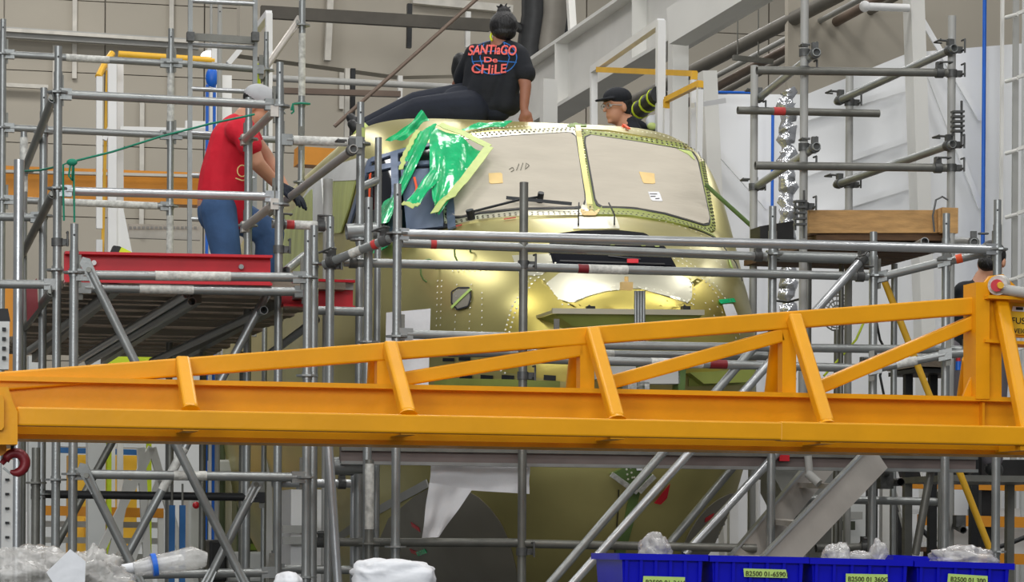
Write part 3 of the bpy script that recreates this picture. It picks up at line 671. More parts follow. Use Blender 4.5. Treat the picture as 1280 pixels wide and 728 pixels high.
def coupler(c, a1, a2, t, name='coupler'):
    mb = MB(); a1 = a1.normalized()
    mb.tube(c - a1 * .022, c + a1 * .022, RT + .008, 12)
    sd = a1.cross(a2)
    sd = (sd if sd.length > .1 else a1.orthogonal()).normalized()
    if sd.y > 0: sd = -sd
    q = c + a2.normalized() * .045
    mb.box(q, .036, .036, .036, a2.normalized(), sd, a2.normalized().cross(sd))
    o = mb.build(name, 'clamp', t)
    mb = MB(); q = c + a2.normalized() * .05 + sd * .03
    mb.tube(q - a1 * .01, q + sd * .05 - a1 * .01, .007, 8); mb.tube(q + sd * .05 - a1 * .03, q + sd * .05 + a1 * .05, .006, 8); mb.tube(q + a1 * .05 + sd * .05, q + a1 * .05, .006, 8)
    mb.build('coupler_bolt', 'clamp', o)
    return o
def ledger(p0, p1, label, ends='ww', r=RT, m='galv', bands=(), name='scaffold_ledger', cat='scaffold tube', group='level scaffold tubes'):
    A = R(*p0); B = R(*p1); d = (B - A).normalized()
    mid = (A + B) / 2
    t = thing(name, label, cat, (mid.x, mid.y, min(A.z, B.z)), group)
    mb = MB(); mb.pipe(A, B, r, .004, 14); mb.build('tube', m, t)
    for e, q, dd in ((ends[0], A, d), (ends[1], B, -d)):
        if e == 'w':                       # wedge head
            mb = MB(); mb.box(q - dd * .005, .075, .045, .062, d, d.cross(ez).normalized(), ez); o = mb.build('ledger_head', m, t)
            mb = MB(); mb.box(q - dd * .025 + ez * .02, .03, .009, .17, d, d.cross(ez).normalized(), ez); mb.build('wedge', 'galv_dark', o)
        elif e == 'c': coupler(q + dd * .05, d, ez, t)
        elif e == 'f':                     # flattened brace end with pin
            mb = MB(); sd = V((0, -1, 0)); up = d.cross(sd).normalized()
            mb.prism([q - dd * .05 + up * .03, q + dd * .10 + up * .022, q + dd * .10 - up * .022, q - dd * .05 - up * .03, q - dd * .075], sd * .018)
            o = mb.build('flat_end', m, t)
            mb = MB(); mb.tube(q, q + sd * .035, .014, 10); mb.build('brace_pin', 'galv_dark', o)
    for f0, f1, bm in bands:
        mb = MB(); mb.tube(A.lerp(B, f0), A.lerp(B, f1), r + .0015, 14); mb.build('paint_band', bm, t)
    return t
def brace(p0, p1, label, ends='ff', **kw):
    return ledger(p0, p1, label, ends, name='scaffold_brace', cat='scaffold brace', group='diagonal scaffold braces', **kw)

# ---- left tower: uprights
standard(93, 280, 0, 'front-row scaffold post standing before the left end of the red beam', ros=(341, 593))
standard(385, 288, 0, 'front-row scaffold post at the right end of the painted ledger below the red beam', ros=(347, 470, 597, 722))
standard(73, 58, .85, 'tall scaffold post with the green rope knotted to it, leftmost with an open top', ros=(116, 236, 338, 600), clampv=(303,))
standard(350, 78, .85, 'tall scaffold post right beside the red-shirted worker\'s arm', ros=(133, 256, 600), clampv=(312,))
standard(55, 110, 2.0, 'grey scaffold post just left of the tall rope-tied post', ros=(166, 270, 618))
standard(311, 122, 2.0, 'scaffold post in front of the red-shirted worker\'s shoulder', ros=(174, 282))
standard(4, 24, 5.2, 'far scaffold post at the left edge of the picture', ros=(68, 160, 250), m='galv')
standard(214, 36, 5.2, 'far scaffold post with white worn paint left of the red-shirted worker', ros=(79, 167, 258), bands=((92, 152, 'worn_paint'), (270, 320, 'worn_paint')), r=RT)
standard(378, -20, 5.6, 'tall far scaffold post tied with green cord above the red-shirted worker\'s head', ros=(32, 130, 228), bands=((42, 120, 'worn_paint'),), spigot=False)
standard(333, 40, 5.4, 'slim far scaffold post directly above the grey cap', ros=(88,), r=.02)
standard(275, 5, 6.4, 'slim far scaffold post behind the ladder top', r=.02, m='grey_paint')
standard(30, 165, 3.0, 'shorter scaffold post with worn white paint beside the left edge tower', ros=(214,), bands=((172, 240, 'worn_paint'),))
standard(24, 200, 1.4, 'shiny galvanised tube leaning at the left edge below the crane bridge', m='galv_bright', r=.03, spigot=False)
standard(45, 560, 1.2, 'dark grey scaffold post low at the left beside the red hook', ros=(604,), m='galv_dark', spigot=False)
standard(213, 480, 3.2, 'dark post behind the blue tubes below the yellow beam', m='galv_dark', spigot=False)
standard(304, 440, 3.4, 'dark far post left of the white cabinet below the beam', m='galv_dark', ros=(618,), spigot=False)
standard(254, 440, 5.0, 'far thin dark post beside the green machine', m='galv_dark', spigot=False)
# ---- centre uprights
standard(393, 282, .35, 'short-topped post directly behind the front-row post left of the nose', ros=(330,))
standard(413, 271, .3, 'post clamped to the slanting tube with the red band, its left end', ros=(), clampv=(332,))
standard(451, 128, .9, 'tall post with lime tape beside the lying worker\'s boots', ros=(180, 300), bands=((160, 172, 'tape_green'),))
standard(461, 247, .25, 'post just left of the red-banded joint near the green film', ros=(310, 428))
standard(473, 172, 1.0, 'thin post in front of the cockpit side window', r=.02, ros=(), spigot=False)
standard(497, 230, 0, 'post at the left end of the long top handrail in front of the green film', ros=(292, 421, 684))
standard(410, 224, 1.6, 'pale post in front of the green flank cover', r=.028, m='grey_paint', spigot=False)
standard(655, 228, .3, 'dark post standing before the middle of the left windscreen', m='galv_dark', spigot=False, clampv=(331, 470, 690))
# ---- right uprights
standard(966, 258, .35, 'post with open top left of the wooden platform box', ros=(318,))
standard(1092, 290, .35, 'short post in front of the wooden box middle', ros=(345, 460))
standard(1183, 267, .15, 'post before the right end of the wooden box', ros=(325, 437))
standard(1247, 250, 0, 'rightmost post at the end of the long top handrail', ros=(312, 690))
standard(1006, -20, .9, 'tall clamp-tower post left of the wooden box', m='grey_paint', spigot=False, clampv=(88, 208, 258, 66, 184))
standard(1190, 20, .9, 'tall clamp-tower post at the right end of the wooden box', m='grey_paint', spigot=False, clampv=(92, 210, 62, 181))
standard(943, 82, 2.2, 'far left clamp-tower post beside the cockpit right window', m='grey_paint', spigot=False, clampv=(138, 234))
standard(1062, 92, 2.2, 'far right clamp-tower post behind the wooden box', m='grey_paint', spigot=False, clampv=(128, 231))
standard(1180, 575, .7, 'white-banded lower post right of the yellow leg', m='galv_bright', r=.035, spigot=False)
standard(1010, 300, 1.6, 'background post below the wooden box behind the yellow chord', m='galv_dark', spigot=False)
standard(1052, 310, 1.9, 'thin background post beside the fan behind the yellow chord', m='galv_dark', r=.016, spigot=False)
standard(1118, 330, 1.9, 'thin background post left of the slanting yellow leg', m='galv', r=.02, spigot=False)

# ---- left tower: level tubes
ledger((82, 118, .85), (338, 131, .85), 'upper guard rail of the left tower passing over the red shirt\'s shoulder', m='galv')
ledger((82, 239, .85), (338, 246, .85), 'bright guard rail across the red-shirted worker\'s waist', m='galv_bright')
ledger((12, 68, 5.2), (206, 79, 5.2), 'topmost far rail at left, painted worn white at its middle', bands=((.36, .64, 'worn_paint'),))
ledger((222, 79, 5.2), (322, 87, 5.2), 'topmost far rail continuing behind the ladder')
ledger((12, 160, 5.2), (206, 169, 5.2), 'second far rail at left, behind the white stand')
ledger((222, 169, 5.2), (372, 176, 5.2), 'second far rail continuing behind the red-shirted worker')
ledger((12, 250, 5.2), (206, 258, 5.2), 'lowest far rail at left, in front of the orange crane bridge', bands=((.35, .95, 'worn_paint'),))
ledger((104, 344, 0), (373, 347, 0), 'painted front ledger directly under the red beam', bands=((.33, .68, 'worn_paint'),))
ledger((106, 360, .5), (375, 365, .5), 'second tube directly below the painted front ledger', bands=((.25, .5, 'worn_paint'),))
ledger((-20, 271, 2.0), (45, 272, 2.0), 'short rail running out of the left edge at the crane bridge height')
ledger((-20, 355, .85), (62, 356, .85), 'short rail running out of the left edge below the red beam')
ledger((358, 175, .85), (443, 178, .85), 'short white-worn rail under the raised boots', bands=((.1, .98, 'worn_paint'),))
ledger((340, 280, 1.0), (412, 283, 1.0), 'short red-and-white banded rail left of the green flank cover', ends='cc', bands=((.25, .38, 'red_mark'), (.4, .95, 'worn_paint')))
ledger((442, 186, .3), (308, 288, 4.0), 'slanting guard rail running back from the boots past the worker\'s gloved hand', ends='cc', m='grey_paint')
ledger((342, 140, .85), (306, 175, 2.0), 'short slanting upper rail in front of the red-shirted worker\'s face', m='alu')
ledger((342, 256, .85), (306, 284, 2.0), 'short slanting lower rail at the red-shirted worker\'s hip', m='alu')
ledger((66, 123, .85), (30, 214, 3.0), 'steep slanting rail at left above the rope', ends='fw')
ledger((66, 243, .85), (28, 318, 3.0), 'steep slanting rail at left below the rope', ends='fw', m='galv_dark')
ledger((64, 365, .85), (30, 410, 3.0), 'dark steep rail at the left end of the platform underside', m='galv_dark', ends='fw')
ledger((372, 28, 5.6), (330, 88, 5.4), 'slanting strut at the top beside the ladder', ends='fw', m='alu')
ledger((405, 331, .3), (490, 297, .0), 'slanting tube with a red band meeting the long top handrail', ends='cc', bands=((.72, .78, 'red_mark'), (.4, .55, 'worn_paint')))
ledger((433, 290, .9), (470, 288, .9), 'stout short bracket tube left of the green film', ends='nn', r=.045, m='galv')
ledger((449, 235, .9), (471, 226, 1.0), 'short stub tube between the two thin posts at the side window', ends='nn', m='galv')
ledger((358, 338, .85), (380, 320, 1.8), 'short slanting tube behind the right end of the red beam', ends='nn')
ledger((388, 388, .5), (455, 390, .5), 'short tube under the right piece of red beam', ends='nn')
# ---- long tubes across the nose
ledger((503, 293, 0), (1238, 312, 0), 'long top handrail across the whole nose, nearest and brightest', m='galv_bright', r=.0265)
ledger((503, 304, .3), (958, 321, .3), 'second long dark tube just below the top handrail, red mark near its left end', ends='nc', bands=((.075, .09, 'red_mark'),))
ledger((430, 328, .3), (1085, 346, .3), 'third long tube across the nose with a red and white sticker', ends='cc', bands=((.435, .455, 'dark_red'), (.455, .53, 'worn_paint')))
ledger((958, 320, .6), (1095, 324, .6), 'short stout tube under the wooden box, left part', ends='cn', r=.032)
ledger((1103, 346, .35), (1180, 327, .15), 'short slanting tube before the white wall under the long handrail', ends='ww')
ledger((1180, 328, .15), (1240, 314, .05), 'short tube with an orange band at the right end of the handrail', ends='nw', bands=((.25, .38, 'orange_tape'),))
ledger((508, 418, .0), (690, 423, .0), 'lower tube at the left flank just above the yellow chord')
ledger((690, 431, .3), (1218, 438, .3), 'upper of the three tubes behind the yellow truss', ends='nc')
ledger((560, 441, .5), (985, 446, .5), 'middle of the three tubes behind the yellow truss, white at its end', ends='nn', bands=((.45, .48, 'worn_paint'),))
ledger((660, 449, .1), (1090, 461, .1), 'lowest of the three tubes behind the yellow truss with a sticker', ends='nc', bands=((.35, .5, 'worn_paint'), (.52, .57, 'dark_red')))
ledger((1095, 461, .1), (1180, 444, .0), 'short slanting tube behind the truss with worn white paint', ends='ww', bands=((.3, .6, 'worn_paint'),))
ledger((1180, 444, .0), (1240, 438, .0), 'short tube reaching the rightmost post behind the yellow tower', ends='nw')
# ---- clamp tower
ledger((946, 88, .82), (1184, 91, .82), 'top dark tube of the clamp tower', ends='nc', m='galv_dark')
ledger((922, 138, 2.1), (1099, 142, 2.1), 'dark overhanging tube with red mark behind the clamp tower post', ends='nn', m='galv_dark', bands=((.25, .33, 'red_mark'),))
ledger((944, 207, .82), (1182, 210, .82), 'lower dark tube of the clamp tower', ends='nc', m='galv_dark')
ledger((1193, 60, .8), (1046, 127, 2.3), 'upper slanting side tube of the clamp tower with its open end at right', ends='cc')
ledger((1191, 180, .8), (1045, 231, 2.3), 'lower slanting side tube of the clamp tower with its open end at right', ends='cc')
ledger((1021, 65, .7), (947, 124, 2.3), 'upper slanting side tube whose open end faces us beside the left tower post', ends='cc')
ledger((1021, 183, .7), (941, 236, 2.3), 'lower slanting side tube whose open end faces us beside the left tower post', ends='cc')
ledger((1218, 303, .5), (1180, 300, 2.3), 'short tube with dark open end under the right of the wooden box', ends='cn')
ledger((1156, 302, .5), (1120, 320, 2.0), 'short tube with round open end under the wooden box', ends='nn')
ledger((882, 231, 2.4), (944, 287, 2.4), 'thin green-grey slanting rod right of the cockpit window', ends='nn', r=.014, m='green_frame')
# ---- below the yellow beam
ledger((98, 593, 0), (372, 597, 0), 'front ledger just below the yellow beam at left with white stencil', bands=((.43, .58, 'worn_paint'),))
ledger((48, 618, 2.0), (322, 622, 2.0), 'dark rail behind the front ledger below the yellow beam', m='steel_black')
ledger((340, 604, .9), (438, 605, .9), 'short shiny tube in front of the white cabinet', m='galv_bright', ends='nc')
ledger((160, 719, .3), (334, 716, .3), 'lowest ledger at left behind the wrapped roll')
ledger((348, 712, .9), (446, 713, .9), 'lowest short ledger in front of the white cabinet')
ledger((392, 678, 1.0), (655, 679, .3), 'long dark rail in front of the grey hull panel', m='galv_dark', ends='cn')
ledger((655, 680, .3), (945, 686, .3), 'long dark rail across the hull behind the blue bins', m='galv_dark', ends='nn')
ledger((415, 583, .6), (455, 581, .6), 'stout short bracket tube left of the white-banded lower post', ends='nn', r=.05)
ledger((1000, 624, 1.2), (1185, 628, 1.2), 'level tube behind the aluminium stair', ends='nc', m='galv')
ledger((1020, 686, .9), (1090, 684, .9), 'dark tube just above the blue bins beside the stair', ends='nc', m='galv_dark')
standard(442, 585, 1.0, 'shiny ladder-like post pair left of the white-banded lower post', m='galv_bright', r=.018, spigot=False)
standard(450, 585, 1.0, 'second thin shiny post, close left of the white-banded lower post', m='galv_bright', r=.012, spigot=False)
standard(462, 575, .2, 'lower post with flaking white paint below the yellow beam', m='galv_dark', bands=((580, 662, 'worn_paint'),), spigot=False, ros=(680,))
# ---- braces
brace((112, 338, -.02), (308, 734, -.02), 'long front brace falling right from the post before the red beam', m='galv')
brace((338, 360, .8), (138, 734, .8), 'long brace falling left behind the front one, with a white paper sleeve', bands=((.54, .68, 'worn_paint'),))
brace((109, 595, -.04), (178, 734, -.04), 'short brace falling right from the ledger below the yellow beam')
brace((321, 606, .1), (256, 734, .1), 'short brace falling left, bottom of the left tower')
brace((143, 548, 3.5), (66, 690, 3.5), 'dark far brace seen through the lower left tower', ends='nn', m='galv_dark')
brace((410, 545, -.05), (423, 740, -.05), 'nearly upright shiny tube left of the hull below the yellow beam', ends='nn', m='galv_bright')
brace((948, 428, .15), (684, 734, -.1), 'long raking tube across the hull, leftmost of four', ends='nn', m='galv')
brace((1084, 317, .2), (712, 734, -.15), 'longest raking tube from the long handrail down across the hull to the bins', ends='cn', m='galv_bright')
brace((935, 562, .8), (825, 694, .6), 'dull raking tube, third of four across the hull', ends='nn', m='galv')
brace((972, 566, .5), (855, 694, .3), 'bright raking tube, rightmost of the four across the hull', ends='nn', m='galv_bright')
brace((1166, 576, .6), (1144, 694, .6), 'dark leaning tube between the stair and the yellow leg', ends='nn', m='galv_dark')
brace((330, 448, 2.2), (395, 400, 1.0), 'brace behind the right end of the platform underside', ends='nn', m='galv')
brace((1020, 455, 1.4), (1002, 500, 1.4), 'short stub brace behind the right part of the yellow truss', ends='nn')

# ---- red channel beams of the left platform
t = thing('red_beam', 'red painted steel channel along the platform front before the worker\'s legs', 'beam', R(200, 345, .55))
def red_beam(t, a, b, k, hpx):
    A0 = R(a[0], a[1], k); B0 = R(b[0], b[1], k); A1 = R(a[0], a[1] + hpx, k)
    h_ = A0.z - A1.z; d = (B0 - A0).normalized(); m0 = (A0 + B0) / 2
    mb = MB(); mb.bar(A0 - ez * h_ / 2, B0 - ez * h_ / 2, .012, h_ - .02); mb.build('web', 'red', t)
    for z in (0, h_ - .012):
        mb = MB(); mb.bar(A0 - ez * (z + .006) - ey * .03, B0 - ez * (z + .006) - ey * .03, .09, .014); mb.build('flange', 'red', t)
    return A0, B0, h_
red_beam(t, (80, 316), (338, 321), .55, 38)
for u, v in ((117, 329), (301, 334)):
    mb = MB(); p = R(u, v, .53); mb.tube(p, p - ey * .02, .014, 10); mb.build('bolt_hole', 'white_paint' if u < 200 else 'galv', t)
t = thing('red_beam', 'shorter red steel channel behind the posts left of the nose', 'beam', R(400, 385, .7))
red_beam(t, (352, 349), (441, 352), .75, 35)
for u, v in ((381, 362), (436, 356)):
    mb = MB(); p = R(u, v, .72); mb.box(p, .05, .02, .06, ex, ey); mb.build('fixing_plate', 'grey_paint' if u > 400 else 'red_mark', t)
mb = MB(); mb.prism([R(33, 360, 1.4), R(46, 348, 1.4), R(48, 385, 1.4), R(34, 402, 1.4)], ey * .05); tag(mb.build('red_beam', 'dark_red'), 'short dull dark red channel end at the far left of the platform', 'beam')

# ---- platform of planks seen from below
dz = R(200, 350, .6).z
t = thing('platform_deck', 'underside of the left working platform made of brown planks', 'platform', R(230, 400, 3.0) * 1)
o0 = R(85, 350, .6); L1 = R(433, 355, .6)
o0.z = L1.z = dz; wdth = (L1 - o0).length
for i in range(28):
    q0 = o0 + ey * (.02 + i * .22) + ez * random.uniform(-.012, .012)
    mb = MB(); mb.bar(q0 + ey * .1, q0 + ex * wdth + ey * .1, .185, .04); mb.build('plank', 'plank', t)
for i in range(3):
    s_ = wdth * (i + .5) / 3
    mb = MB(); mb.bar(o0 + ex * s_ - ez * .05 + ey * (i % 2) * .5, o0 + ex * s_ + ey * 6 - ez * .05, .05, .06); mb.build('joist', 'galv_dark', t)
ledger((233, 368, 0.7), (96, 452, 5.2), 'bright bearer pipe slanting under the platform, left one', ends='nn', m='galv_bright')
ledger((240, 377, 0.75), (110, 453, 5.0), 'second bright bearer pipe close right of the left one', ends='nn', m='galv')
ledger((330, 388, 0.7), (190, 452, 4.2), 'bearer pipe slanting under the middle of the platform', ends='nn', m='galv')
ledger((128, 374, 1.0), (34, 440, 4.6), 'bearer pipe slanting under the left end of the platform', ends='nn', m='galv')
# platform in front: lower walkway
t = thing('walkway', 'lower walkway with dull brown edge boards just under the yellow beam', 'platform', R(820, 566, .8))
A = R(425, 566, .55); B = R(1218, 578, .55); B.z = A.z = (A.z + B.z) / 2
mb = MB(); mb.bar(A, B, .04, .11); mb.build('edge_board', 'toe_board', t)
mb = MB(); mb.bar(A - ez * .055 - ey * .03, B - ez * .055 - ey * .03, .06, .018); mb.build('edge_rail', 'galv', t)
mb = MB(); mb.bar(A + ez * .02 - ey * .03, B + ez * .02 - ey * .03, .05, .018); mb.build('edge_rail', 'galv_dark', t)
for u, v, m in ((980, 572, 'red'),):
    mb = MB(); p = R(980, 573, .5); mb.box(p, .06, .02, .035, ex, ey); mb.build('red_sticker', m, t)
# ---- wooden box platform
t = thing('wooden_platform', 'wooden box platform with plywood sides resting on the clamp tower', 'platform', R(1100, 300, 1.5))
A = R(1010, 263, .95); B = R(1170, 263, .95); h_ = .15
mb = MB(); mb.bar(A - ez * .068, B - ez * .068, .03, .135); mb.build('side_board', 'wood', t)
A2 = R(1176, 261, .9)
mb = MB(); mb.bar(A2 - ez * .07, A2 - ez * .07 + ey * .9 + ex * .08, .03, .14); mb.box(A2 - ez * .07 + ex * .05, .1, .05, .15, ex, ey); mb.build('end_board', 'wood', t)
mb = MB(); mb.bar(R(1010, 293, 1.0), R(1176, 294, 1.0), .1, .02); mb.build('lower_board', 'wood_dark', t)
mb = MB(); mb.bar(R(1010, 299, 1.1), R(1176, 300, 1.1), .3, .04); mb.build('lower_board', 'wood_dark', t)
for i in range(6):
    mb = MB(); q = R(1012, 304, 1.0); mb.bar(q + ey * (.1 + .21 * i), q + ex * .85 + ey * (.1 + .21 * i), .19, .035); mb.build('deck_plank', 'wood_dark', t)
mb = MB(); mb.path([R(1168, 290, .85), R(1166, 270, .85), R(1170, 250, .85), R(1178, 246, .85), R(1185, 250, .85)], .006, 6); mb.build('wire_hook', 'clamp', t)
# stack of coupling plates on the tower posts
for u, v0, v1, lab in ((999, 252, 288, 'bundle of perforated grey plates on the left tower post'), (1196, 140, 170, 'bundle of perforated grey plates on the right tower post')):
    t = thing('plate_bundle', lab, 'clamp', R(u, v1, .8))
    for i in range(5):
        mb = MB(); mb.bar(R(u - 6, v0 + i * (v1 - v0) / 5, .8), R(u + 8, v0 + i * (v1 - v0) / 5, .8), .05, .012); mb.build('plate', 'clamp', t)
    mb = MB(); mb.bar(R(u + 6, v0 - 14, .8), R(u + 6, v1 + 10, .8), .01, .012, ex); mb.bar(R(u - 5, v0, .8), R(u - 5, v1, .8), .012, .012, ex); mb.build('rod', 'clamp', t)
mb = MB(); mb.prism([R(950, 283, 2.0), R(992, 276, 2.0), R(992, 302, 2.0), R(950, 302, 2.0)], ey * .2); tag(mb.build('black_case', 'steel_black'), 'black case beside the left end of the wooden box', 'case')
mb = MB(); mb.path([R(984 + 2.5 * math.sin(i * 1.3), 112 + i * 5, 6.0) for i in range(150)], [.062 + .018 * math.sin(i * 2.1) + .01 * math.sin(i * 5.3) for i in range(150)], 9)
tag(mb.build('foil_duct', 'foil'), 'crinkled silver foil duct behind the left tower post', 'duct')
# lime ribbon, rope
mb = MB(); mb.path([R(323, 80, 5.3), R(322, 100, 5.3), R(326, 118, 5.3)], [.016, .02, .012], 6); tag(mb.build('lime_ribbon', 'hivis'), 'lime ribbon hanging above the grey cap', 'ribbon')
t = thing('green_rope', 'thin green rope stretched from the left tower to the worker', 'rope', R(84, 204, .8))
mb = MB(); mb.path([R(86, 205, .8), R(95, 201, .8), R(140, 190, .9), R(200, 171, 1.1), R(262, 155, 1.3), R(318, 143, 1.4)], .006, 6); mb.build('line', 'rope', t)
mb = MB(); mb.path([R(80, 276, .78), R(79, 240, .78), R(79, 206, .78), R(86, 203, .78), R(92, 207, .78), R(93, 278, .78)], .006, 6); mb.build('tail', 'rope', t)
mb = MB(); mb.path([R(30, 214, 2.5), R(50, 213, 1.5), R(68, 209, .85)], .006, 6); mb.build('line', 'rope', t)
mb = MB(); mb.ellipsoid(R(90, 203, .76), (.03, .02, .02)); mb.path([R(88, 206, .76), R(86, 220, .76), R(90, 226, .76), R(91, 208, .76)], .006, 6); mb.build('knot', 'rope', t)
mb = MB(); mb.path([R(364, 138, 5.5), R(366, 130, 5.5), R(376, 129, 5.5), R(388, 130, 5.5)], .008, 6); mb.path([R(366, 131, 5.5), R(367, 140, 5.5), R(364, 142, 5.5)], .008, 6); tag(mb.build('rope_tie', 'rope'), 'short green cord tied at a rosette above the slanting rail', 'rope')
# ================================================================== YELLOW LIFTING TRUSS
KB = -2.35
t = thing('lifting_truss', 'long yellow steel lifting truss spanning the whole foreground', 'lifting beam', R(640, 557, KB + .45))
def Y(u, v, k=0): return R(u, v, KB + k)
# front square tube and rear tube
def tubebar(a, b, w_, h_, name, k, m='yellow', par=None):
    mb = MB(); mb.bar(Y(*a, k), Y(*b, k), w_, h_); o = mb.build(name, m, par or t)
    bv = o.modifiers.new('bevel', 'BEVEL'); bv.width = .008; bv.segments = 2; bv.limit_method = 'ANGLE'
    return o
tubebar((20, 521, 0)[:2], (975, 539.5), .083, .083, 'front_tube', 0)
tubebar((972, 539.5), (1300, 546), .086, .09, 'front_tube', 0)
A = Y(20, 521); B = Y(1300, 546)
mb = MB(); mb.bar(A + ey * .9, B + ey * .9, .083, .083); mb.build('rear_tube', 'yellow', t)
# I-beam: from level points
I0 = Y(-30, 471, .45); I1 = Y(1300, 499, .45); hI = .275
mb = MB(); mb.bar(I0 - ez * hI / 2, I1 - ez * hI / 2, .014, hI); mb.build('web', 'yellow', t)
mb = MB(); mb.bar(I0 - ez * .01, I1 - ez * .01, .16, .022); mb.build('top_flange', 'yellow', t)
mb = MB(); mb.bar(I0 - ez * (hI - .005), I1 - ez * (hI - .005), .34, .03); mb.build('bottom_flange', 'yellow', t)
mb = MB(); mb.bar(I0 - ez * (hI - .035) - ey * .2, I1 - ez * (hI - .035) - ey * .2, .02, .05); mb.build('lower_strip', 'yellow', t)
# chord
tubebar((-60, 482), (1228, 382), .085, .084, 'chord', .45)
tubebar((1228, 382), (1300, 377), .085, .084, 'chord', .55)
# struts from the front tube and the rear tube to the chord, centre posts, diagonals
for i, (ub, vb, ut, vt) in enumerate(((238, 514, 228, 452), (510, 519, 487, 432), (771, 525, 740, 414), (1033, 531, 992, 396), (1282, 540, 1250, 374))):
    p0 = Y(ub, vb, 0); p1 = Y(ut, vt, .39)
    mb = MB(); mb.bar(p0, p1, .066, .066, ex); o_ = mb.build('front_strut', 'yellow', t); bv = o_.modifiers.new('bevel', 'BEVEL'); bv.width = .014; bv.segments = 3; bv.limit_method = 'ANGLE'
    mb = MB(); mb.tube(p0 - ez * .005, p0 + (p1 - p0).normalized() * .012, .046, 16, .036); mb.build('weld', 'yellow', t)
    mb = MB(); q0 = p0 - ez * .06 - ey * .02; mb.bar(q0, q0 + ey * .92, .07, .06); mb.build('added_cross_bar', 'yellow', t)  # cross bar added to make the dark marks below each strut
    if i < 4:
        c0 = Y(ut - 8, vt + 4, .45); zf = Y(ut - 8, 480, .45).z
        if i > 0:
            mb = MB(); mb.bar(V((c0.x, c0.y, I0.lerp(I1, ut / 1300).z)), V((c0.x, c0.y, c0.z)), .07, .07, ex); mb.build('centre_post', 'yellow', t)
            r0 = Y(ut - 18, vt + 12, .52); r1 = p0 + ey * .88 - ex * 0.0
            mb = MB(); mb.tube(r0, r1, .034, 12); mb.build('rear_strut', 'yellow', t)
for (a, b) in (((505, 474), (728, 437)), ((757, 480), (978, 419)), ((1018, 487), (1222, 400))):
    tubebar(a, b, .07, .066, 'diagonal', .45)
# tower
mb = MB(); p0 = Y(1222, 350, .43); q = Y(1229, 521, .43)
mb = MB(); mb.prism([Y(1220, 353, .36), Y(1237, 353, .36), Y(1237, 499, .36), Y(1220, 499, .36)], ey * .16); mb.build('tower_post', 'yellow', t)
mb = MB(); mb.prism([Y(1237, 371, .4), Y(1252, 371, .4), Y(1252, 499, .4), Y(1237, 499, .4)], ey * .1); mb.build('tower_plate', 'yellow', t)
mb = MB(); mb.prism([Y(1236, 369, .3), Y(1300, 372, .3), Y(1300, 376, .3), Y(1236, 373, .3)], ey * .2); mb.build('tower_ledge', 'yellow', t)
mb = MB(); mb.prism([Y(1232, 424, .34), Y(1300, 428, .34), Y(1300, 432, .34), Y(1232, 428, .34)], ey * .18); mb.build('tower_ledge', 'yellow', t)
mb = MB(); mb.prism([Y(1221, 455, .42), Y(1223, 455, .42), Y(1223, 498, .42), Y(1203, 498, .42)], ey * .02); mb.build('gusset', 'yellow', t)
mb = MB(); mb.prism([Y(1228, 503, .4), Y(1231, 503, .4), Y(1231, 556, .4), Y(1228, 556, .4)], ey * .1); mb.build('stiffener', 'yellow', t)
mb = MB(); mb.tube(Y(1210, 450, .7), Y(1203, 498, .9), .03); mb.build('rear_strut', 'yellow', t)
mb = MB(); mb.prism([Y(1230, 368, .42), Y(1230, 355, .42), Y(1238, 345, .42), Y(1254, 343, .42), Y(1270, 358, .42), Y(1270, 370, .42)], ey * .03); lug = mb.build('lifting_lug', 'yellow', t)
mb = MB(); mb.tube(Y(1251, 356, .44), Y(1247, 357, .32), .048, 18); mb.build('pin_collar', 'worn_paint', lug)
mb = MB(); mb.tube(Y(1247, 357, .34), Y(1246, 357, .29), .03, 16); mb.build('pin_head', 'red', lug)
mb = MB(); mb.tube(Y(1249, 356, .32), Y(1251, 357, .26), .016, 12); mb.build('pin_tip', 'yellow_rail', lug)
mb = MB(); mb.tube(Y(1252, 362, .33), Y(1310, 370, .2), .026, 14); mb.build('pin_bar', 'grey_paint', t)
mb = MB(); mb.prism([Y(1258, 376, .5), Y(1310, 378, .5), Y(1310, 424, .5), Y(1258, 421, .5)], ey * .03); mb.build('backing_plate', 'yellow', t)
mb = MB(); mb.prism([Y(1261, 378, .485), Y(1310, 380, .485), Y(1310, 420, .485), Y(1263, 418, .485)], ey * .006); sg = mb.build('weight_sign', 'sign_yellow', t)
def text_mesh(body, size, name, bold=0.0):
    cu = bpy.data.curves.new(name, 'FONT'); cu.body = body; cu.size = size; cu.extrude = .0015; cu.offset = bold
    o = bpy.data.objects.new(name, cu); C.objects.link(o)
    bpy.context.view_layer.update(); dg = bpy.context.evaluated_depsgraph_get()
    me = bpy.data.meshes.new_from_object(o.evaluated_get(dg)); bpy.data.objects.remove(o); bpy.data.curves.remove(cu)
    return me
def text_on(body, org, ax, up, size, name, m, parent):
    me = text_mesh(body, size, name); nr = ax.cross(up)
    for v in me.vertices: v.co = org + ax * v.co.x + up * v.co.y + nr * v.co.z - (parent.location + (parent.parent.location if parent.parent else V((0, 0, 0))))
    me.materials.clear(); me.materials.append(MT[m])
    o = bpy.data.objects.new(name, me); C.objects.link(o); o.parent = parent
    return o
sgn = lambda u, v: Y(u, v, .478)
axs = (sgn(1290, 403) - sgn(1264, 402)).normalized()
text_on('FUS', sgn(1264.5, 404.5), axs, ez, .044, 'sign_text', 'ink', sg)
text_on('WEIG', sgn(1263.5, 416.5), axs, ez, .034, 'sign_text', 'ink', sg)
mb = MB(); mb.prism([sgn(1266, 383), sgn(1282, 384), sgn(1282, 390), sgn(1265, 389)], ey * .002); mb.build('sign_logo', 'white_paper', sg)
mb = MB(); mb.prism([Y(1270, 384, .474), Y(1279, 384.5, .474), Y(1279, 388, .474), Y(1270, 387.5, .474)], ey * .002); mb.build('logo_print', 'ink', sg)
